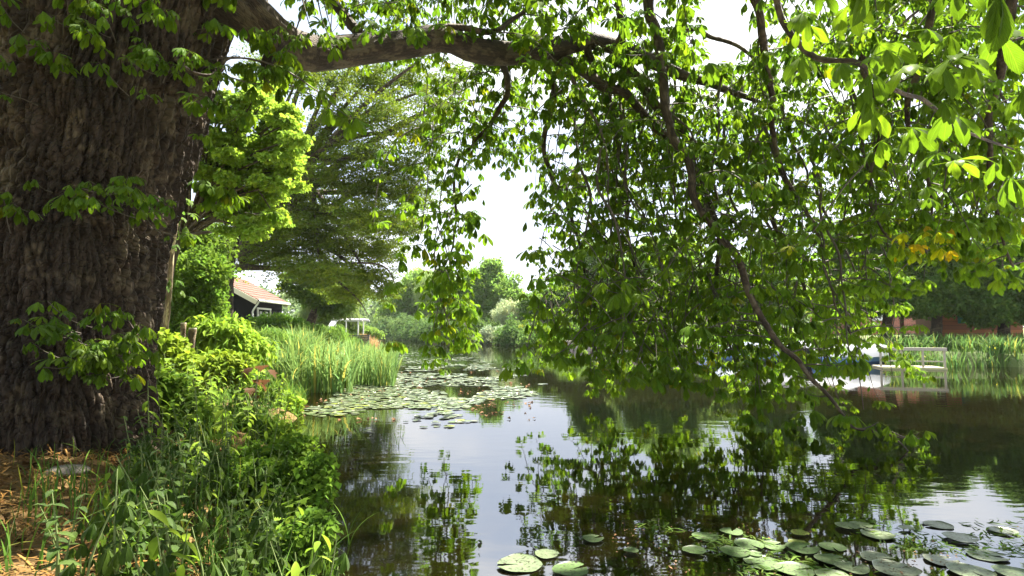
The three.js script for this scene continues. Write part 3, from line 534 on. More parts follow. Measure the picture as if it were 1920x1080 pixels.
tuft('grass', 'bright long grass blades at the lower left corner', 'grass', () => { const p = inBox(-2.6, -0.9, -3.6, -1.6); return noise(p.x * 3, 1, p.z * 3) < 0.5 ? null : p; }, 320, 0.3, grassMat, 1, { bends: [2, 3, 2], width: 0.42 });
tuft('grass', 'sparse grass growing through the leaf litter round the trunk', 'grass', () => { const p = inBox(-4.5, -1.2, -7, -2.5); return noise(p.x * 1.6, 8, p.z * 1.6) < 0.48 ? null : p; }, 500, 0.2, grassMat, 1, { bends: [1, 3, 3], width: 0.3 });
tuft('grass', 'rank grass at the water edge of the left bank', 'grass', () => { const z = R(-12, -2.2), x = along(LEFT, z) + R(-0.9, 0.12); return V(x, Math.max(-0.04, ground(x, z)), z); }, 1500, 0.36, grassMat, 1, { bends: [1, 3, 4], width: 0.45 });
tuft('grass', 'meadow grass on the far left bank', 'grass', () => { const z = R(-60, -13), x = along(LEFT, z) - R(0.1, 6); return V(x, ground(x, z), z); }, 5000, 0.7, grassMat, 1, { bends: [1, 2, 3], width: 2.4 });
tuft('grass', 'sunny lawn grass along the right bank', 'grass', () => { const z = R(-60, -18), x = along(RIGHT, z) + R(0.4, 9); return V(x, ground(x, z), z); }, 5000, 0.5, leafy(lin(0.13, 0.23, 0.035)), 1, { bends: [1, 2, 3], width: 3 });
tuft('dry_straw', 'matted orange-brown dry straw and leaves on the bank at lower left', 'straw', () => { const p = inBox(-3.6, -1.3, -4.6, -1.7); p.y += 0.01; return noise(p.x * 1.5 + 2, 2, p.z * 1.5) < 0.3 ? null : p; }, 1, 0.1, strawMat);
{
  const f = new Foliage(), g = scene.getObjectByName('dry_straw');
  for (let i = 0; i < 9000; i++) { const x = R(-4.2, -1.2), z = R(-5.4, -1.5), m = noise(x * 1.3 + 2, 2, z * 1.3); if (m < 0.34 || x > along(LEFT, z) - 0.25) continue; f.add(V(x, ground(x, z) + R(0.005, 0.05), z), Q(1.4 + gauss() * 0.3, rnd() * 6.28, gauss() * 0.4), V(R(0.25, 0.6), R(0.07, 0.22), R(0.07, 0.22)), tint(0.4, 0.3)); }
  f.build('straws', bladeGeos[1], strawMat, g);
  const f2 = new Foliage(), litterGeo = blade(0.065, 0.04, OVATE, 0.9, 0.4);
  for (let i = 0; i < 2600; i++) { const x = R(-4.4, -1.1), z = R(-6, -1.5); if (x > along(LEFT, z) - 0.2) continue; f2.add(V(x, ground(x, z) + R(0.005, 0.035), z), Q(gauss() * 0.6, rnd() * 6.28, gauss() * 0.6), R(0.4, 1.1), tint(0.45, 0.35)); }
  f2.build('dead_leaves', litterGeo, leafy(lin(0.10, 0.052, 0.019), { transmission: 0.1, clearcoat: 0 }), g);
}
tuft('pampas_grass', 'row of orange plumed ornamental grass on the far left bank', 'grass', clumped(674, 712, 38, 42), 420, 0.7, leafy(lin(0.36, 0.2, 0.10), { transmission: 0.3 }), 1, { bends: [1, 2, 3], dry: 0, width: 1.6 });

// ------------------------------------------------------------------ foreground plants on the bank
function mapleLeaf(S = 1) { // five pointed lobes, stalk at the origin
  const a = [[0, 0], [0.30, -0.04], [0.34, 0.10], [0.62, 0.14], [0.46, 0.30], [0.62, 0.55], [0.36, 0.50], [0.24, 0.58], [0.22, 0.78], [0.10, 0.74], [0, 1.02]], out = [...a, ...a.slice(1, -1).reverse().map(([x, y]) => [-x, y])];
  const g = new THREE.ShapeGeometry(new THREE.Shape(out.map(([x, y]) => new THREE.Vector2(x * S, y * S)))); g.rotateX(Math.PI / 2);
  const p = g.attributes.position; for (let i = 0; i < p.count; i++) { const x = p.getX(i), z = p.getZ(i); p.setY(i, 0.18 * Math.abs(x) - 0.22 * z * z / S); } g.computeVertexNormals(); return g;
}
const serrate = blade(1, 0.52, SERRATE, 0.55, 0.2), lance = blade(1, 0.3, LANCE, 0.6, 0.25), maple = mapleLeaf(1), handLeaf = palmLeaf(42);
const weedMats = [lin(0.058, 0.118, 0.014), lin(0.07, 0.135, 0.015), lin(0.09, 0.155, 0.017)].map((c) => leafy(c, { map: leafMap, bumpMap: leafBump, bumpScale: 0.0008 }));
const brightMats = [lin(0.17, 0.27, 0.018), lin(0.14, 0.235, 0.018), lin(0.2, 0.29, 0.024)].map((c) => leafy(c));
function weed(kind) {
  const g = new THREE.Group(), h = 0.5, pts = [V(0, -0.05, 0), V(R(-0.03, 0.03), h * 0.5, R(-0.03, 0.03)), V(R(-0.08, 0.08), h, R(-0.08, 0.08))], cv = new THREE.CatmullRomCurve3(pts);
  part('stem', limb(pts, [0.006, 0.005, 0.002], 5, 0.08, 0), M.stem, g);
  const put = (t, az, geo, mats, s, rx, rz = 0) => { const m = part('leaf', geo, pick(mats), g); m.position.copy(cv.getPoint(t)); m.quaternion.copy(Q(rx, az, rz)); m.scale.setScalar(s); };
  if (kind === 0) for (let i = 0; i < 8; i++) for (const s of [0, Math.PI]) put(0.2 + 0.113 * i, i * 1.57 + s + gauss() * 0.25, serrate, weedMats, 0.1 * (1.1 - 0.08 * i), 0.15 + gauss() * 0.25);
  if (kind === 1) for (let i = 0; i < 9; i++) put(0.3 + 0.075 * i, i * 2.4 + gauss() * 0.3, maple, brightMats, 0.1 * R(0.7, 1.15), R(-0.1, 0.5));
  if (kind === 2) for (let i = 0; i < 7; i++) put(0.3 + 0.1 * i, i * 2.3 + gauss() * 0.3, handLeaf, weedMats, 0.1 * R(0.8, 1.15), R(-0.25, 0.2));
  if (kind === 3) for (let i = 0; i < 12; i++) put(0.2 + 0.066 * i, i * 2.4, lance, brightMats, 0.12 * R(0.8, 1.1), R(0, 0.6));
  return g;
}
{
  const kinds = [['nettle_plant', 'nettle'], ['maple_seedling', 'seedling'], ['broadleaf_weed', 'weed'], ['willowherb', 'wildflower']];
  const look = ['jagged dark green nettle', 'bright lobed maple seedling', 'dark weed with hand-shaped leaves', 'slim narrow-leaved green plant'];
  const protos = kinds.map((_, k) => [weed(k), weed(k), weed(k)]);
  const put = (k, x, z, s, lean) => {
    const band = z > -2.7 ? 'at the bottom edge' : z > -3.6 ? 'on the near bank' : z > -4.7 ? 'abreast of the trunk foot' : z > -6.4 ? 'just past the trunk' : 'below the reeds', inl = along(LEFT, z) - x, side = inl < 0.25 ? ', overhanging the water' : inl < 0.75 ? ', one step inland' : ', well inland', where = band + side, g = pick(protos[k]).clone(); g.name = numbered(kinds[k][0]); scene.add(g);
    tag(g, look[k] + ' ' + where, kinds[k][1], kinds[k][0].replace('_', ' ') + 's ' + where);
    g.position.set(x, Math.max(0.0, ground(x, z)), z); g.rotation.set(gauss() * 0.12, rnd() * 6.28, lean); g.scale.setScalar(s);
  };
  for (let i = 0; i < 170; i++) { const z = R(-4.4, -1.9), x = along(LEFT, z) + 0.02 - Math.pow(rnd(), 1.3) * 0.95; put(pick([0, 0, 0, 0, 2, 2, 2, 3]), x, z, R(0.5, 0.95), x > along(LEFT, z) - 0.3 ? -R(0.15, 0.5) : gauss() * 0.15); }
  for (let i = 0; i < 70; i++) { const z = R(-8.6, -4.4), x = along(LEFT, z) + 0.02 - Math.pow(rnd(), 1.2) * 1.5; put(pick([0, 1, 1, 2, 3, 3]), x, z, R(0.7, 1.25), x > along(LEFT, z) - 0.3 ? -R(0.1, 0.4) : gauss() * 0.15); }
  for (const [px, d] of [[612, 3.4], [590, 3.1], [640, 3.5], [560, 4.2]]) put(1, (px - 960) / F * d - 0.12, -d, R(0.5, 0.7), -0.35);
}
// brown-leaved shoot standing out of the bushes
{
  const p = gAt(482, 7.4), g = thing('copper_shoot', 'shoot with dark copper-brown leaves standing out of the green bank', 'shoot', p), h = at(485, 690, 7.4).y - p.y, m = leafy(lin(0.085, 0.04, 0.016));
  part('stem', limb([V(0, -0.1, 0), V(0.02, h * 0.6, 0), V(0.05, h, 0)], [0.008, 0.006, 0.003], 5, 0.1, 0), M.twig, g);
  for (const [x, y] of [[470, 690], [492, 686], [505, 694], [478, 712], [488, 720], [468, 728], [476, 742], [500, 712]]) { const l = part('leaf', maple, m, g); l.position.copy(at(x, y, 7.4 + R(-0.1, 0.1)).sub(p)); l.quaternion.copy(Q(R(0.2, 1), rnd() * 6.28, gauss() * 0.3)); l.scale.setScalar(R(0.11, 0.16)); }
}
// pale stone at the foot of the trunk
{
  const g = new THREE.IcosahedronGeometry(0.1, 4), p = g.attributes.position;
  for (let i = 0; i < p.count; i++) { const v = V(p.getX(i), p.getY(i), p.getZ(i)), k = 0.85 + 0.4 * fbm(v.x * 4 + 3, v.y * 4, v.z * 4, 3); p.setXYZ(i, v.x * k * 1.3, v.y * k * 0.35, v.z * k); } g.computeVertexNormals();
  const q = onLevel(128, 838, 0.5); const m = part('stone', g, std(lin(0.16, 0.135, 0.105), { roughness: 0.95 }), scene); m.position.copy(gy(q.x, q.z)); m.position.y += 0.02;
  tag(m, 'pale flat stone in the dry litter at the left of the trunk foot', 'stone');
}

// ------------------------------------------------------------------ water lilies
const padMap = tex(256, 256, (u, v) => { const x = u - 0.5, y = v - 0.5, r = Math.hypot(x, y) * 2, a = Math.atan2(y, x), n = wrapNoise(u, v, 12, 12, 4), k = 0.78 + 0.16 * n + 0.12 * smooth(0.2, 0, Math.abs(Math.sin(a * 9 + 0.6 * noise(r * 5, a))) * r) * smooth(1, 0.5, r); const sp = smooth(0.72, 0.78, noise(u * 30, v * 30, 3)); return [lerp(k, 0.42, sp), lerp(k, 0.34, sp), lerp(k, 0.26, sp)]; });
function pad(notch, wav, seg = 26) {
  const pos = [0, 0.004, 0], uv = [0.5, 0.5], idx = [], rings = [0.55, 0.93, 1];
  for (const [k, r] of rings.entries()) for (let i = 0; i <= seg; i++) {
    const a = notch / 2 + (6.283 - notch) * i / seg, rr = r * (1 + 0.04 * Math.sin(a * 3 + wav) + 0.02 * Math.sin(a * 7)), y = 0.004 + (k === 2 ? 0.05 : 0.012 * r) * (1 + Math.sin(a * 2 + wav)) * 0.7 + (k === 2 ? 0.07 * Math.max(0, Math.sin(a * 3 + wav * 2) - 0.6) : 0);
    pos.push(Math.sin(a) * rr, y, Math.cos(a) * rr); uv.push(0.5 + 0.5 * r * Math.sin(a), 0.5 + 0.5 * r * Math.cos(a));
    if (i < seg) { const q = 1 + k * (seg + 1) + i; if (!k) idx.push(0, q, q + 1); else { const b = q - seg - 1; idx.push(b, q, q + 1, b, q + 1, b + 1); } }
  }
  return geoFrom(pos, idx, uv);
}
const padGeos = [pad(0.3, 0), pad(0.16, 1.2), pad(0.5, 2.6), pad(0.22, 4)], padFar = [pad(0.25, 0.5, 12), pad(0.4, 2.2, 12), pad(0.3, 4, 12)];
const padMat = (c, r = 0.42) => new THREE.MeshPhysicalMaterial({ color: c, map: padMap, roughness: r, clearcoat: 0.08, clearcoatRoughness: 0.3, specularIntensity: 0.6, side: THREE.DoubleSide });
const padMats = [padMat(lin(0.075, 0.135, 0.03)), padMat(lin(0.09, 0.14, 0.045)), padMat(lin(0.135, 0.175, 0.09), 0.32), padMat(lin(0.18, 0.205, 0.14), 0.28), padMat(lin(0.19, 0.23, 0.03))];
{
  const list = [[973, 1056, 90, 2], [1025, 1038, 48, 2], [1112, 1010, 42, 1], [1183, 1033, 30, 1], [1070, 1071, 72, 0], [1322, 1005, 52, 0], [1372, 996, 44, 0], [1302, 1032, 46, 0], [1405, 1022, 58, 0], [1378, 1037, 58, 0], [1450, 1021, 50, 0], [1432, 1055, 74, 0], [1490, 1069, 74, 0], [1500, 1000, 34, 4], [1505, 1030, 62, 0], [1560, 1024, 50, 0], [1495, 1017, 36, 4], [1558, 1050, 60, 1], [1598, 1066, 62, 2], [1588, 988, 44, 2], [1614, 983, 42, 2], [1646, 1002, 60, 2], [1646, 1046, 62, 3], [1680, 1068, 84, 3], [1700, 992, 28, 3], [1758, 983, 52, 3], [1764, 1050, 60, 3], [1560, 1080, 64, 1], [1415, 1040, 30, 0], [1800, 1010, 60, 3], [1850, 1040, 70, 2], [1880, 995, 50, 3], [1820, 1072, 80, 2], [1900, 1075, 70, 1]];
  const word = ['fresh green', 'grey-green', 'pale silvery', 'shining white-green', 'small yellow-green'];
  list.forEach(([px, py, w, c], i) => {
    const p = onLevel(px, py, 0.008), r = w / F * -p.z / 2 * 0.92;
    const m = part('lily_pad', padGeos[i % 4], padMats[c], scene); m.position.set(p.x, 0.004 + (i % 5) * 0.003, p.z); m.rotation.y = rnd() * 6.28; m.scale.setScalar(r);
    const reg = px < 1250 ? 'in the open water at bottom centre' : px < 1470 ? 'at the left of the near group' : px < 1620 ? 'in the middle of the near group' : 'at the right of the near group', row = py < 1012 ? 'back row' : py < 1045 ? 'middle row' : 'front row', size = w > 65 ? 'large ' : w < 40 ? 'little ' : ''; tag(m, `${size}${word[c]} lily pad ${reg}, ${row}`, 'lily pad', `${size}${word[c]} pads ${reg}, ${row}`);
  });
  // the far raft of pads off the reeds
  const spots = [];
  for (let i = 0; i < 9000 && spots.length < 2300; i++) {
    const py = 640 + (128 + 26 * gauss()) * Math.sqrt(rnd()), lo = py < 690 ? 735 : lerp(735, 555, (py - 690) / 90), hi = py < 660 ? 830 : py < 735 ? lerp(860, 1050, (py - 660) / 75) : lerp(1050, 900, (py - 735) / 50), px = R(lo, hi) + gauss() * 22, p = onLevel(px, py, 0.01);
    const edge = Math.min(px - lo, (hi - px) * 0.6) / 60; if (noise(p.x * 1.1, 3, p.z * 0.9) + 0.25 * clamp(edge) < 0.58) continue;
    if (p.x < along(LEFT, p.z) + 0.1) continue;
    spots.push([p, R(0.035, 0.078) * (p.z < -14 ? 1.35 : 1)]);
  }
  spots.sort((a, b) => b[1] / -b[0].z - a[1] / -a[0].z);
  spots.slice(0, 262).forEach(([p, r], i) => { const ci = pick([1, 2, 2, 3, 3, 4]), m = part('lily_pad', padFar[i % 3], padMats[ci], scene), zone = (p.z > -9.6 ? 'along its near edge' : p.z > -11.2 ? 'in its front half' : 'in its back half') + (seenAt(p)[0] < 720 ? ' below the reeds' : seenAt(p)[0] < 860 ? ' in the middle' : ' on the open-water side'); m.position.set(p.x, 0.004 + rnd() * 0.012, p.z); m.rotation.y = rnd() * 6.28; m.scale.setScalar(r); tag(m, `small ${word[ci].replace('small ', '')} lily pad of the raft, ${zone}`, 'lily pad', `${word[ci].replace('small ', '')} raft pads ${zone}`); });
  const f = new Foliage(); spots.slice(262).forEach(([p, r]) => f.add(V(p.x, 0.004 + rnd() * 0.012, p.z), Q(gauss() * 0.02, rnd() * 6.28, 0), r, tint(0.25, 0.2)));
  tag(f.build('lily_pad_raft', padFar[0], padMats[2], scene), 'raft of far lily pads running off along the left bank', 'lily pads');
  // fallen petals and flecks, and water weed under the pads
  const fl = new Foliage(), fg = blade(1, 0.7, OVATE, 0.5, 0.5);
  for (let i = 0; i < 900; i++) { const far = rnd() < 0.6, p = far ? onLevel(R(560, 1000), R(690, 790)) : onLevel(R(1150, 1920), R(985, 1080)); if (far && noise(p.x * 1.5, 9, p.z * 1.5) < 0.5) continue; if (!far && noise(p.x * 3, 5, p.z * 3) < 0.56) continue; fl.add(V(p.x, 0.008 + rnd() * 0.01, p.z), Q(gauss() * 0.3, rnd() * 6.28, gauss() * 0.3), far ? R(0.03, 0.09) : R(0.008, 0.02), tint(0.35, 0.3)); }
  tag(fl.build('fallen_petals', fg, leafy(lin(0.15, 0.09, 0.05), { transmission: 0.2, clearcoat: 0 }), scene), 'brown fallen petals and scraps floating between the pads', 'petals');
  const ww = new Foliage(), wg = blade(1, 0.16, LANCE, 0.3, 0.3);
  for (let i = 0; i < 1500; i++) { const p = onLevel(R(1180, 1930), 975 + 105 * Math.pow(rnd(), 0.8)); if (noise(p.x * 2.2, 15, p.z * 2.6) + (p.x > 1.9 ? 0.1 : 0) < 0.56) continue; ww.add(V(p.x, 0.004 + rnd() * 0.008, p.z), Q(gauss() * 0.12, rnd() * 6.28, gauss() * 0.4), R(0.03, 0.1), tint(0.35, 0.35)); }
  tag(ww.build('water_weed', wg, leafy(lin(0.10, 0.17, 0.025)), scene), 'dark green water weed breaking the surface among the foreground pads', 'water weed');
}

// ------------------------------------------------------------------ shed on the left bank
const metalWhite = std(lin(0.72, 0.71, 0.68), { roughness: 0.5 }), blackWood = new THREE.MeshPhysicalMaterial({ color: lin(0.006, 0.006, 0.006), roughness: 0.85, specularIntensity: 0.25 });
{
  const D = 30, A = at(488, 563, D), gl = 0.75, L = 4.6, Wd = 4.4;
  const g = thing('garden_shed', 'black timber garden shed with red tiled roof and white trim', 'shed', V(A.x, gl, A.z));
  g.rotation.y = 0.04;
  const eave = A.y - gl, rise = 1.4, half = Wd / 2, ov = 0.38;
  // local: eave edge at x = 0 runs towards -z, ridge at x = -half - ov
  const rx = -half - ov, top = eave + rise;
  const gable = new THREE.Shape([[-ov, -0.6], [-ov, eave - 0.02 + ov * rise / (half + ov) - 0.14], [rx, top - 0.16], [2 * rx + ov, eave - 0.16], [2 * rx + ov, -0.6]].map(([x, y]) => new THREE.Vector2(x, y)));
  const body = new THREE.ExtrudeGeometry(gable, { depth: L - 0.7, bevelEnabled: false }); body.translate(0, 0, -L + 0.35);
  part('wall', body, blackWood, g);
  M.boards = [0.006, 0.008, 0.010].map((k) => new THREE.MeshPhysicalMaterial({ color: lin(k, k * 1.05, k * 1.2), roughness: 0.85, specularIntensity: 0.25 }));
  for (let i = 0; i < 13; i++) part('board', box(0.03, 0.15, L - 0.72, -ov + 0.012, 0.1 + i * 0.165, -L / 2), M.boards[i % 3], g).rotation.z = 0;
  const tiles = [std(lin(0.115, 0.032, 0.014)), std(lin(0.14, 0.042, 0.019)), std(lin(0.095, 0.027, 0.013))], ang = Math.atan2(rise, half + ov), sl = Math.hypot(rise, half + ov);
  for (const side of [1, -1]) {
    const r = new THREE.Group(); r.name = 'roof'; g.add(r); r.position.set(rx, top, -L / 2 + 0.35); r.rotation.z = side > 0 ? -ang : Math.PI + ang; if (side < 0) { r.rotation.set(0, Math.PI, -ang); }
    part('deck', box(sl, 0.06, L, sl / 2, -0.04, 0), blackWood, r);
    if (side > 0) for (let i = 0; i < 9; i++) for (let j = 0; j < 16; j++) { const t = part('tile', TILE ??= tileGeo(), tiles[Math.floor(rnd() * 3)], r); t.position.set(sl * (i + 0.5) / 9, 0.02 + rnd() * 0.006, -L / 2 + L * (j + 0.5) / 16); t.rotation.z = 0.06; }
    const b = part('bargeboard', box(sl + 0.06, 0.24, 0.04, sl / 2, -0.12, L / 2 + 0.03), std(lin(0.62, 0.57, 0.45), { roughness: 0.6 }), r);
    part('bargeboard', box(sl + 0.06, 0.24, 0.04, sl / 2, -0.12, -L / 2 - 0.03), std(lin(0.62, 0.57, 0.45), { roughness: 0.6 }), r);
  }
  const gut = new THREE.CylinderGeometry(0.06, 0.06, L + 0.1, 10, 1, true, 0, Math.PI); gut.rotateX(Math.PI / 2); gut.translate(0.05, eave - 0.03, -L / 2 + 0.35); part('gutter', gut, metalWhite, g);
  part('downpipe', limb([V(0.04, eave - 0.08, 0.3), V(0.0, eave - 0.16, 0.28), V(-ov + 0.06, eave - 0.58, 0.1), V(-ov + 0.06, eave - 0.75, 0.08), V(-ov + 0.06, 0, 0.08)], [0.045, 0.045, 0.045, 0.045, 0.045], 9, 0.1, 0), metalWhite, g);
  // window with white frame on the water side
  const wx = -ov + 0.03, wz0 = -0.55, wz1 = -2.3, wy0 = 0.55, wy1 = 1.52, w = part('window', box(0.03, wy1 - wy0, wz0 - wz1, wx + 0.005, (wy0 + wy1) / 2, (wz0 + wz1) / 2), std(lin(0.015, 0.017, 0.02), { roughness: 0.08 }), g);
  for (const [h, d, y, z] of [[0.09, wz0 - wz1 + 0.16, wy1, (wz0 + wz1) / 2], [0.09, wz0 - wz1 + 0.16, wy0, (wz0 + wz1) / 2], [wy1 - wy0 - 0.1, 0.09, (wy0 + wy1) / 2, wz0], [wy1 - wy0 - 0.1, 0.09, (wy0 + wy1) / 2, wz1]]) part('frame', box(0.06, h, d, wx + 0.03, y, z), metalWhite, w);
  part('mullion', box(0.05, wy1 - wy0 - 0.1, 0.07, wx + 0.03, (wy0 + wy1) / 2, (wz0 + wz1) / 2), blackWood, w);
  for (const z of [wz0 - 0.4, wz0 - 1.25]) part('curtain', box(0.012, 0.34, 0.3, wx + 0.028, wy1 - 0.32, z), std(lin(0.4, 0.4, 0.38)), w);
}

// ------------------------------------------------------------------ garden things further along the left bank
{
  const metalWhite = std(lin(0.42, 0.42, 0.41)), D = 40, p = gAt(645, D), X = (px) => (px - 960) / F * D - p.x, Y = (py) => at(640, py, D).y - p.y;
  const g = thing('pergola', 'white garden pergola with a slanting white awning beyond the reeds', 'pergola', p);
  for (const [x, z] of [[630, 0], [672, 0], [634, -2], [668, -2]]) part('post', box(0.07, Y(602) + 0.2, 0.07, X(x), Y(602) / 2 - 0.1, z), metalWhite, g);
  for (const z of [0, -2]) part('beam', box(X(680) - X(622), 0.1, 0.09, (X(680) + X(622)) / 2, Y(602) + 0.05, z), metalWhite, g);
  for (let i = 0; i < 7; i++) part('slat', box(0.06, 0.08, 2.5, X(626) + i * (X(676) - X(626)) / 6, Y(602) + 0.14, -1), metalWhite, g);
  const aw = geoFrom([X(624), Y(602), 0.3, X(636), Y(602), 0.3, X(626), Y(624), 0.9, X(616), Y(624), 0.9, X(630), Y(612), 0.55, X(621), Y(612), 0.62], [0, 5, 4, 0, 4, 1, 5, 3, 2, 5, 2, 4]);
  part('awning', aw, std(lin(0.8, 0.8, 0.78), { side: THREE.DoubleSide }), g);
}
{
  const D = 36, p = gAt(668, D), W = 48 / F * D, H = at(660, 628, D).y - p.y;
  const g = thing('planter_screen', 'low dark slatted screen between the pergola and the orange grasses', 'screen', p), dk = std(lin(0.045, 0.043, 0.042), { roughness: 0.7 });
  for (let i = 0; i < 3; i++) part('post', box(0.08, H + 0.15, 0.08, -W / 2 + i * W / 2, H / 2 - 0.05, 0), dk, g);
  for (let i = 0; i < 6; i++) part('slat', box(W, H / 6 * 0.86, 0.03, 0, H / 6 * (i + 0.5), 0.06), dk, g);
}
{
  const g = thing('boardwalk', 'pale plank boardwalk running through the reeds', 'boardwalk', V(0, 0, 0)), a = at(642, 652, 21), b = at(700, 668, 15.5), n = 26;
  const mats = [0, 1, 2].map((i) => std(lin(0.5 + 0.06 * i, 0.47 + 0.06 * i, 0.43 + 0.06 * i), { roughness: 0.85 })), dir = b.clone().sub(a), turn = Math.atan2(dir.x, dir.z);
  g.position.set(a.x, 0, a.z); const y = 0.42;
  for (let i = 0; i < n; i++) { const m = part('plank', box(0.9, 0.04, dir.length() / n * 0.9), pick(mats), g); m.position.set(dir.x * (i + 0.5) / n, y + rnd() * 0.006, dir.z * (i + 0.5) / n); m.rotation.y = turn; }
  for (let i = 0; i < 5; i++) for (const s of [-0.38, 0.38]) { const m = part('pile', box(0.09, 1.0, 0.09), mats[0], g); m.position.set(dir.x * i / 4.2 + Math.cos(turn) * s, y - 0.53, dir.z * i / 4.2 - Math.sin(turn) * s); }
}

// ------------------------------------------------------------------ far bank trees
const farTrees = [
  ['poplar_tree', 'tree at the far left end of the river', 730, 92, [[725, 605, 20, 20], [745, 598, 20, 24], [715, 618, 18, 12]], 1500, lin(0.150, 0.240, 0.050), sprayBig, 1.3],
  ['lime_tree', 'rounded mid-green tree left in the far row', 775, 74, [[765, 562, 32, 32], [790, 545, 38, 40], [755, 605, 32, 26], [800, 600, 36, 34], [735, 590, 24, 26]], 2600, lin(0.180, 0.290, 0.044), sprayBig, 1.1],
  ['willow_tree', 'pale grey-green tree behind the hanging strand of leaves', 825, 68, [[820, 548, 34, 38], [842, 585, 36, 36], [812, 610, 28, 26], [856, 605, 32, 30]], 2400, lin(0.225, 0.304, 0.083), sprayWillow, 1.2],
  ['ash_tree', 'tall light green tree with ragged top in the far row', 905, 60, [[905, 532, 36, 30], [922, 505, 20, 22], [886, 560, 42, 34], [938, 558, 44, 40], [905, 600, 44, 30], [950, 600, 36, 30], [875, 605, 30, 28]], 3600, lin(0.173, 0.283, 0.044), sprayBig, 0.95],
  ['silver_willow', 'silvery grey-green round willow at the far water edge', 960, 50, [[955, 590, 26, 24], [975, 600, 28, 24], [945, 615, 22, 18], [965, 622, 30, 14], [985, 580, 20, 18]], 2600, lin(0.390, 0.450, 0.231), sprayWillow, 0.7],
  ['alder_tree', 'dark green tree right of the silver willow', 1015, 48, [[1010, 580, 32, 34], [1040, 600, 32, 30], [1000, 615, 24, 20], [1055, 570, 36, 40]], 2400, lin(0.105, 0.181, 0.029), sprayBig, 0.8],
  ['alder_tree', 'leafy tree glimpsed through the chestnut curtain by the quay', 1110, 50, [[1100, 540, 40, 44], [1140, 570, 40, 40], [1120, 490, 40, 40], [1085, 600, 30, 26]], 2400, lin(0.135, 0.225, 0.033), sprayBig, 0.85],
  ['lime_tree', 'broad pale tree behind the curtain above the quay', 1230, 40, [[1220, 510, 50, 50], [1280, 550, 46, 44], [1190, 560, 40, 40], [1260, 480, 40, 40], [1330, 540, 40, 40]], 2400, lin(0.195, 0.290, 0.066), sprayBig, 0.9],
  ['linden_tree', 'full tree behind the boats on the right bank', 1590, 25, [[1600, 500, 46, 40], [1570, 540, 44, 40], [1630, 530, 46, 38], [1610, 570, 40, 24], [1560, 580, 36, 24], [1590, 450, 46, 36], [1640, 470, 40, 36]], 3200, lin(0.105, 0.180, 0.030), sprayBig, 0.5],
  ['linden_tree', 'tree with dark trunk before the brick house on the right bank', 1655, 24, [[1660, 520, 44, 36], [1690, 490, 44, 36], [1640, 560, 36, 24], [1690, 555, 40, 26], [1670, 450, 40, 34], [1720, 520, 38, 36]], 2800, lin(0.105, 0.180, 0.030), sprayBig, 0.48],
  ['linden_tree', 'tree shading the red hut on the right bank', 1745, 23.5, [[1740, 530, 44, 34], [1780, 500, 48, 40], [1750, 470, 44, 36], [1720, 570, 36, 24], [1780, 560, 44, 26], [1820, 530, 44, 40]], 2800, lin(0.105, 0.180, 0.030), sprayBig, 0.48],
  ['linden_tree', 'tree at the right edge of the view', 1880, 23, [[1870, 520, 50, 44], [1910, 560, 46, 40], [1850, 580, 40, 30], [1890, 460, 50, 44]], 2600, lin(0.105, 0.180, 0.030), sprayBig, 0.5],
  ['lime_tree', 'green tree behind the curtain left of the boats', 1440, 38, [[1430, 520, 50, 50], [1480, 560, 44, 40], [1400, 570, 40, 40], [1460, 480, 40, 40]], 2400, lin(0.128, 0.217, 0.033), sprayBig, 0.7],
];
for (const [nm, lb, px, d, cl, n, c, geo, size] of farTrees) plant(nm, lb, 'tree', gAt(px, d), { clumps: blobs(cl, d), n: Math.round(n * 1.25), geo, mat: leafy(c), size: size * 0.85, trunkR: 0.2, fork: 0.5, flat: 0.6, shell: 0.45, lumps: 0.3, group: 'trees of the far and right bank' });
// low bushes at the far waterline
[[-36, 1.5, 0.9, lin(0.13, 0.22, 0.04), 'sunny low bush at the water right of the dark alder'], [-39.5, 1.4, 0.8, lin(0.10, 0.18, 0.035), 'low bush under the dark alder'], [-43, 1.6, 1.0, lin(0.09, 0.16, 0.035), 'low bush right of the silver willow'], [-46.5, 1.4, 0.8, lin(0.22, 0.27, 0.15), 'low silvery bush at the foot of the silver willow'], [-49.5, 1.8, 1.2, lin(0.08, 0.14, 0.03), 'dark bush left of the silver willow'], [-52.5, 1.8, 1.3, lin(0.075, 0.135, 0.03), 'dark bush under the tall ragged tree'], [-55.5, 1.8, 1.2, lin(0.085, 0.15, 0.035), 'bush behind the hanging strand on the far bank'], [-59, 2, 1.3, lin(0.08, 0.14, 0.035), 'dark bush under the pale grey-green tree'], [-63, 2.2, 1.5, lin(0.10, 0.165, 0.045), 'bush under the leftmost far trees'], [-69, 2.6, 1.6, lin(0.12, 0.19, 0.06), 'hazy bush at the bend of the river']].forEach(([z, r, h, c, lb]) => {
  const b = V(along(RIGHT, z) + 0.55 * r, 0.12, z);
  plant('bank_bush', lb, 'shrub', b, { clumps: [[V(b.x, h * 0.75, z), r, h, r], [V(b.x + r * 0.7, h * 0.6, z + 0.9), r * 0.8, h * 0.9, r * 0.8], [V(b.x - r * 0.3, h * 0.5, z - 1.4), r * 0.8, h * 0.8, r * 0.8]], n: 900, geo: sprayBig, mat: leafy(c), size: 0.5, trunkR: 0.03, bark: M.stem, flat: 0.6 });
});
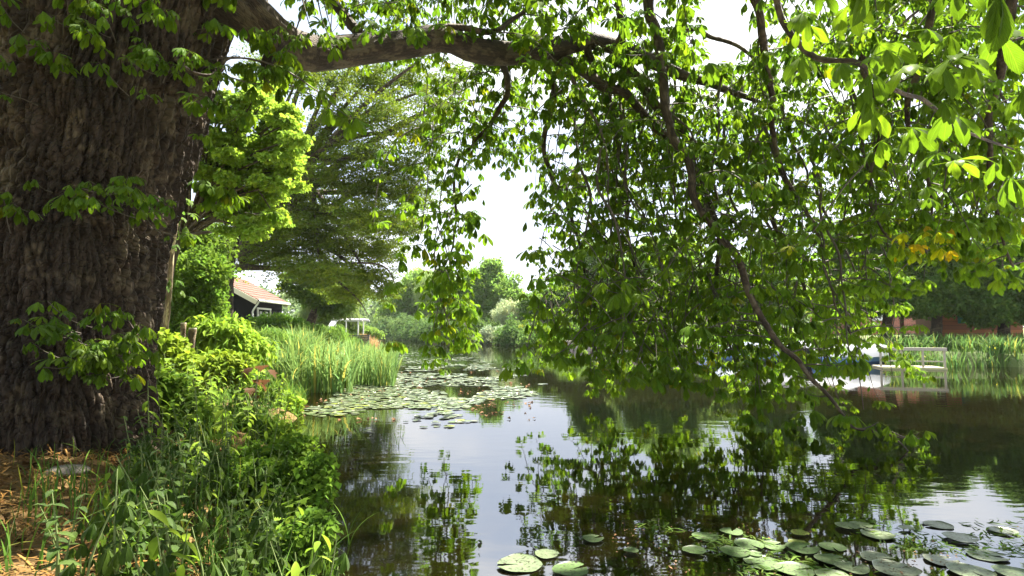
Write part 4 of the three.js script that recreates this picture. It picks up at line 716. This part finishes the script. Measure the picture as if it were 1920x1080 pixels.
// a far belt of woodland closing the view on both sides
{
  const f = new Foliage();
  for (let i = 0; i < 7000; i++) { const a = R(-1.25, 1.25), d = R(115, 150), x = Math.sin(a) * d, z = -Math.cos(a) * d, top = 4 + 6 * noise(a * 14, 3) + 2 * noise(a * 50, 1); f.add(V(x, R(0, top), z), Q(gauss() * 0.6, rnd() * 6.28, gauss() * 0.6), R(2, 3.4), tint(0.25, 0.2)); }
  tag(f.build('distant_wood', sprayBig, leafy(lin(0.12, 0.18, 0.06)), scene), 'distant belt of woodland closing the end of the river', 'wood');
}

// ------------------------------------------------------------------ quay, houses, boats and railing on the right bank
{
  const g = thing('quay_wall', 'pale vertical board quay wall with a capping beam behind the leaf curtain', 'quay', V(0, 0, 0)), pts = [[8.9, -24], [6.3, -27.3], [3.0, -35]], mats = [0, 1, 2].map((i) => std(lin(0.26 + 0.04 * i, 0.22 + 0.035 * i, 0.21 + 0.035 * i), { roughness: 0.85 }));
  g.position.set(6.3, 0, -27.3);
  for (let s = 0; s + 1 < pts.length; s++) {
    const a = V(pts[s][0] - 0.12, 0, pts[s][1]), b = V(pts[s + 1][0] - 0.12, 0, pts[s + 1][1]), d = b.clone().sub(a), L = d.length(), n = Math.round(L / 0.24), t = Math.atan2(d.x, d.z);
    for (let i = 0; i < n; i++) { const m = part('board', BOARD ??= box(0.06, 0.75, 0.2), pick(mats), g); m.position.copy(a).addScaledVector(d, (i + 0.5) / n).add(V(R(-0.01, 0.01), 0.08, 0)).sub(g.position); m.rotation.y = t; }
    const c = part('capping_beam', box(0.2, 0.08, L), std(lin(0.42, 0.37, 0.30), { roughness: 0.9 }), g); c.position.copy(a).lerp(b, 0.5).add(V(0, 0.5, 0)).sub(g.position); c.rotation.y = t;
  }
}
const brick = tex(512, 512, (u, v) => { const row = Math.floor(v * 32), x = u * 12 + (row % 2) * 0.5, fx = x - Math.floor(x), fy = v * 32 - row, j = Math.min(smooth(0, 0.06, Math.min(fx, 1 - fx)), smooth(0, 0.16, Math.min(fy, 1 - fy))), k = 0.75 + 0.4 * hash3(Math.floor(x) % 12, row, 3); return [lerp(0.72, 0.62 * k, j), lerp(0.68, 0.36 * k, j), lerp(0.62, 0.30 * k, j)]; });
function house(name, label, px, d, w, h, dep, wallMat, roofC, turn, windows, rise) {
  const b = gAt(px, d), g = thing(name, label, 'house', b, turn), wht = metalWhite;
  const wall = box(w, h + 0.4, dep, 0, h / 2 - 0.2, -dep / 2), uv = wall.attributes.uv, p = wall.attributes.position, n = wall.attributes.normal;
  for (let i = 0; i < p.count; i++) uv.setXY(i, (Math.abs(n.getX(i)) > 0.5 ? p.getZ(i) : p.getX(i)) / 2.6, p.getY(i) / 2.2);
  part('wall', wall, wallMat, g);
  const sh = new THREE.Shape([[-dep / 2 - 0.35, 0], [0, rise], [dep / 2 + 0.35, 0]].map(([x, y]) => new THREE.Vector2(x, y))), rg = new THREE.ExtrudeGeometry(sh, { depth: w + 0.5, bevelEnabled: false }); rg.rotateY(Math.PI / 2); rg.translate(-w / 2 - 0.25, h + 0.004, -dep / 2);
  part('roof', rg, new THREE.MeshPhysicalMaterial({ color: roofC, roughness: 1, specularIntensity: 0.1 }), g);
  for (const [x, y, ww, hh] of windows) {
    const m = part('window', box(ww, hh, 0.04, x, y, 0.0), std(lin(0.03, 0.035, 0.04), { roughness: 0.06 }), g), t = 0.09;
    part('frame', mergeGeometries([box(ww + t, t, 0.1, x, y + hh / 2, 0.03), box(ww + t, t, 0.1, x, y - hh / 2, 0.03), box(t, hh - t, 0.1, x - ww / 2, y, 0.03), box(t, hh - t, 0.1, x + ww / 2, y, 0.03)]), wht, m);
    part('glazing_bar', box(0.05, hh - t, 0.05, x, y, 0.04), wht, m); part('glazing_bar', box(ww - t, 0.05, 0.044, x, y, 0.042), wht, m);
    part('sill', box(ww + 0.3, 0.07, 0.2, x, y - hh / 2 - 0.08, 0.08), wht, m);
  }
  return g;
}
house('brick_house', 'red brick house with small white window behind the right bank trees', 1655, 38, 4.6, 2.6, 6, std(lin(1, 0.92, 0.9), { map: brick, roughness: 0.9 }), lin(0.12, 0.07, 0.055), -0.12, [[-0.35, 1.35, 0.5, 0.72]], 2.4);
house('tiled_house', 'low house with dark tiled roof glimpsed through the leaf curtain', 1310, 46, 8, 2.3, 6, std(lin(0.16, 0.13, 0.11), { roughness: 0.9 }), lin(0.04, 0.032, 0.028), -0.2, [[-2, 1.3, 0.9, 0.9], [1.6, 1.3, 0.9, 0.9]], 2.3);
{
  const d = 26, b = gAt(1770, d), g = thing('red_hut', 'red-brown clapboard hut with green shutter under the trees', 'hut', b, -0.35), reds = [0, 1, 2].map((i) => std(lin(0.24 + 0.04 * i, 0.085 + 0.012 * i, 0.05), { roughness: 0.8 })), grn = std(lin(0.02, 0.10, 0.075), { roughness: 0.6 }), dk = std(lin(0.10, 0.035, 0.025));
  part('frame', box(3.2, 2.6, 2.6, 1.2, 1.2, -1.4), dk, g);
  for (let i = 0; i < 14; i++) { const m = part('board', box(3.24, 0.165, 0.03, 1.2, 0.1 + i * 0.18, -0.075), reds[i % 3], g); m.rotation.x = -0.02; }
  part('shutter', box(0.5, 1.1, 0.05, 0.75, 1.35, -0.03), grn, g); part('window', box(0.6, 1.0, 0.03, 1.35, 1.35, -0.035), std(lin(0.03, 0.03, 0.035), { roughness: 0.1 }), g); part('shutter', box(0.5, 1.1, 0.05, 1.95, 1.35, -0.03), grn, g);
  for (const x of [-1.7, -0.5]) { part('post', box(0.14, 2.5, 0.14, x, 1.15, 0.3), dk, g); const br = part('brace', box(0.1, 0.8, 0.1, x + 0.3, 2.1, 0.3), dk, g); br.rotation.z = 0; }
  part('porch_beam', box(5.2, 0.16, 0.16, 0.4, 2.5, 0.3), dk, g);
  const rf = new THREE.ExtrudeGeometry(new THREE.Shape([[-2.2, 0], [0, 1.3], [2.2, 0]].map(([x, y]) => new THREE.Vector2(x, y))), { depth: 5.6, bevelEnabled: false }); rf.rotateY(Math.PI / 2); rf.translate(-2.4, 2.6, -1.2); part('roof', rf, std(lin(0.09, 0.07, 0.06)), g);
}
// white railing on a low landing
{
  const a = onLevel(1652, 688, 0.05), b = onLevel(1772, 690, 0.05), g = thing('landing_stage', 'low landing stage with weathered white railing on the right bank', 'landing', a.clone().setY(0)), wht = std(lin(0.26, 0.24, 0.19), { roughness: 0.75 }), d = b.clone().sub(a).setY(0), L = d.length() * 1.0, t = Math.atan2(-d.z, d.x);
  g.rotation.y = t; const N = 3, step = L / 3;
  const at_ = (n, ge, mt) => part(n, ge, mt, g);
  at_('top_rail', box(step * N + 0.1, 0.09, 0.14, step * N / 2, 0.61, 0), wht); at_('lower_rail', box(step * N, 0.035, 0.035, step * N / 2, 0.24, 0), wht);
  for (let i = 0; i <= N; i++) at_('post', box(0.05, 0.50, 0.05, i * step, 0.315, 0), wht);
  const pl = [0, 1, 2].map((i) => std(lin(0.30 + 0.05 * i, 0.27 + 0.05 * i, 0.18 + 0.04 * i), { roughness: 0.9 }));
  for (let i = 0; i < 44; i++) at_('plank', box(step * N / 44 * 0.92, 0.05, 1.1, (i + 0.5) * step * N / 44, 0.03 + 0.004 * (i % 2), -0.42), pl[i % 3]);
  at_('fascia', box(step * N, 0.12, 0.05, step * N / 2, 0.0, 0.16), std(lin(0.33, 0.32, 0.16), { roughness: 0.95 }));
}
// boats
function hull(L, B, H, sheer = 0.25) {
  const pos = [], idx = [], n = 16, m = 8;
  for (let i = 0; i <= n; i++) { const t = i / n, w = B / 2 * Math.pow(Math.sin(Math.PI * clamp(0.18 + 0.82 * (1 - t), 0, 1) * 0.55 + 0.02), 0.7) * (t > 0.55 ? Math.sqrt(Math.max(0.0004, 1 - Math.pow((t - 0.55) / 0.45, 2))) : 1), k = H * (1 + sheer * t * t); for (let j = 0; j <= m; j++) { const s = j / m * 2 - 1, a = Math.abs(s); pos.push(t * L - L / 2, -0.12 + k * Math.pow(a, 2.2), Math.sign(s) * w * Math.pow(a, 0.6)); if (i < n && j < m) { const q = i * (m + 1) + j; idx.push(q, q + m + 1, q + 1, q + 1, q + m + 1, q + m + 2); } } }
  return geoFrom(pos, idx);
}
function cover(L, B, y, hgt) {
  const pos = [], idx = [], n = 20, m = 10;
  for (let i = 0; i <= n; i++) { const t = i / n, w = B / 2 * Math.sqrt(Math.max(0.02, 1 - Math.pow(Math.abs(t - 0.42) / 0.6, 3))), k = hgt * (0.55 + 0.45 * Math.sin(t * 3.1)) * (1 + 0.12 * Math.sin(t * 17)); for (let j = 0; j <= m; j++) { const s = j / m * 2 - 1; pos.push((t - 0.5) * L, y + 0.12 * t * t + k * (1 - Math.pow(Math.abs(s), 1.7)) - 0.08 * Math.pow(Math.abs(s), 6), s * w * 1.04); if (i < n && j < m) { const q = i * (m + 1) + j; idx.push(q, q + m + 1, q + 1, q + 1, q + m + 1, q + m + 2); } } }
  return geoFrom(pos, idx);
}
for (const [px, py, L, B, H, turn, hc, cc, lb] of [[1590, 684, 3.4, 1.35, 0.42, 0.12, lin(0.02, 0.05, 0.14), lin(0.13, 0.14, 0.16), 'dark blue boat with puffed white cover moored beside the railing'], [1500, 680, 3.6, 1.4, 0.4, 3.0, lin(0.03, 0.035, 0.06), lin(0.07, 0.08, 0.11), 'dark hulled boat with dark cover half hidden by the leaf curtain'], [1395, 675, 3.2, 1.3, 0.36, 0.2, lin(0.10, 0.16, 0.32), lin(0.05, 0.09, 0.16), 'small blue boat with blue cover behind the leaves at the quay end']]) {
  const p = onLevel(px, py, 0.0), g = thing('moored_boat', lb, 'boat', p, turn, 'boats moored at the right bank');
  part('hull', hull(L, B, H), std(hc, { roughness: 0.35, side: THREE.DoubleSide }), g);
  part('deck_stripe', (() => { const q = hull(L * 1.004, B * 1.01, H, 0.25), a = q.attributes.position; const keep = []; const ix = q.index.array; for (let i = 0; i < ix.length; i += 3) if ([0, 1, 2].every((k) => a.getY(ix[i + k]) > H * 0.42 - 0.12)) keep.push(ix[i], ix[i + 1], ix[i + 2]); q.setIndex(keep); return q; })(), std(lin(0.10, 0.20, 0.42), { roughness: 0.4, side: THREE.DoubleSide }), g);
  part('cover', cover(L * 0.86, B * 0.98, H - 0.1, 0.42), std(cc, { roughness: 0.7, side: THREE.DoubleSide }), g);
}
scene.traverse((o) => { if (o.isMesh) { o.castShadow = true; o.receiveShadow = true; } });
renderer.render(scene, camera);
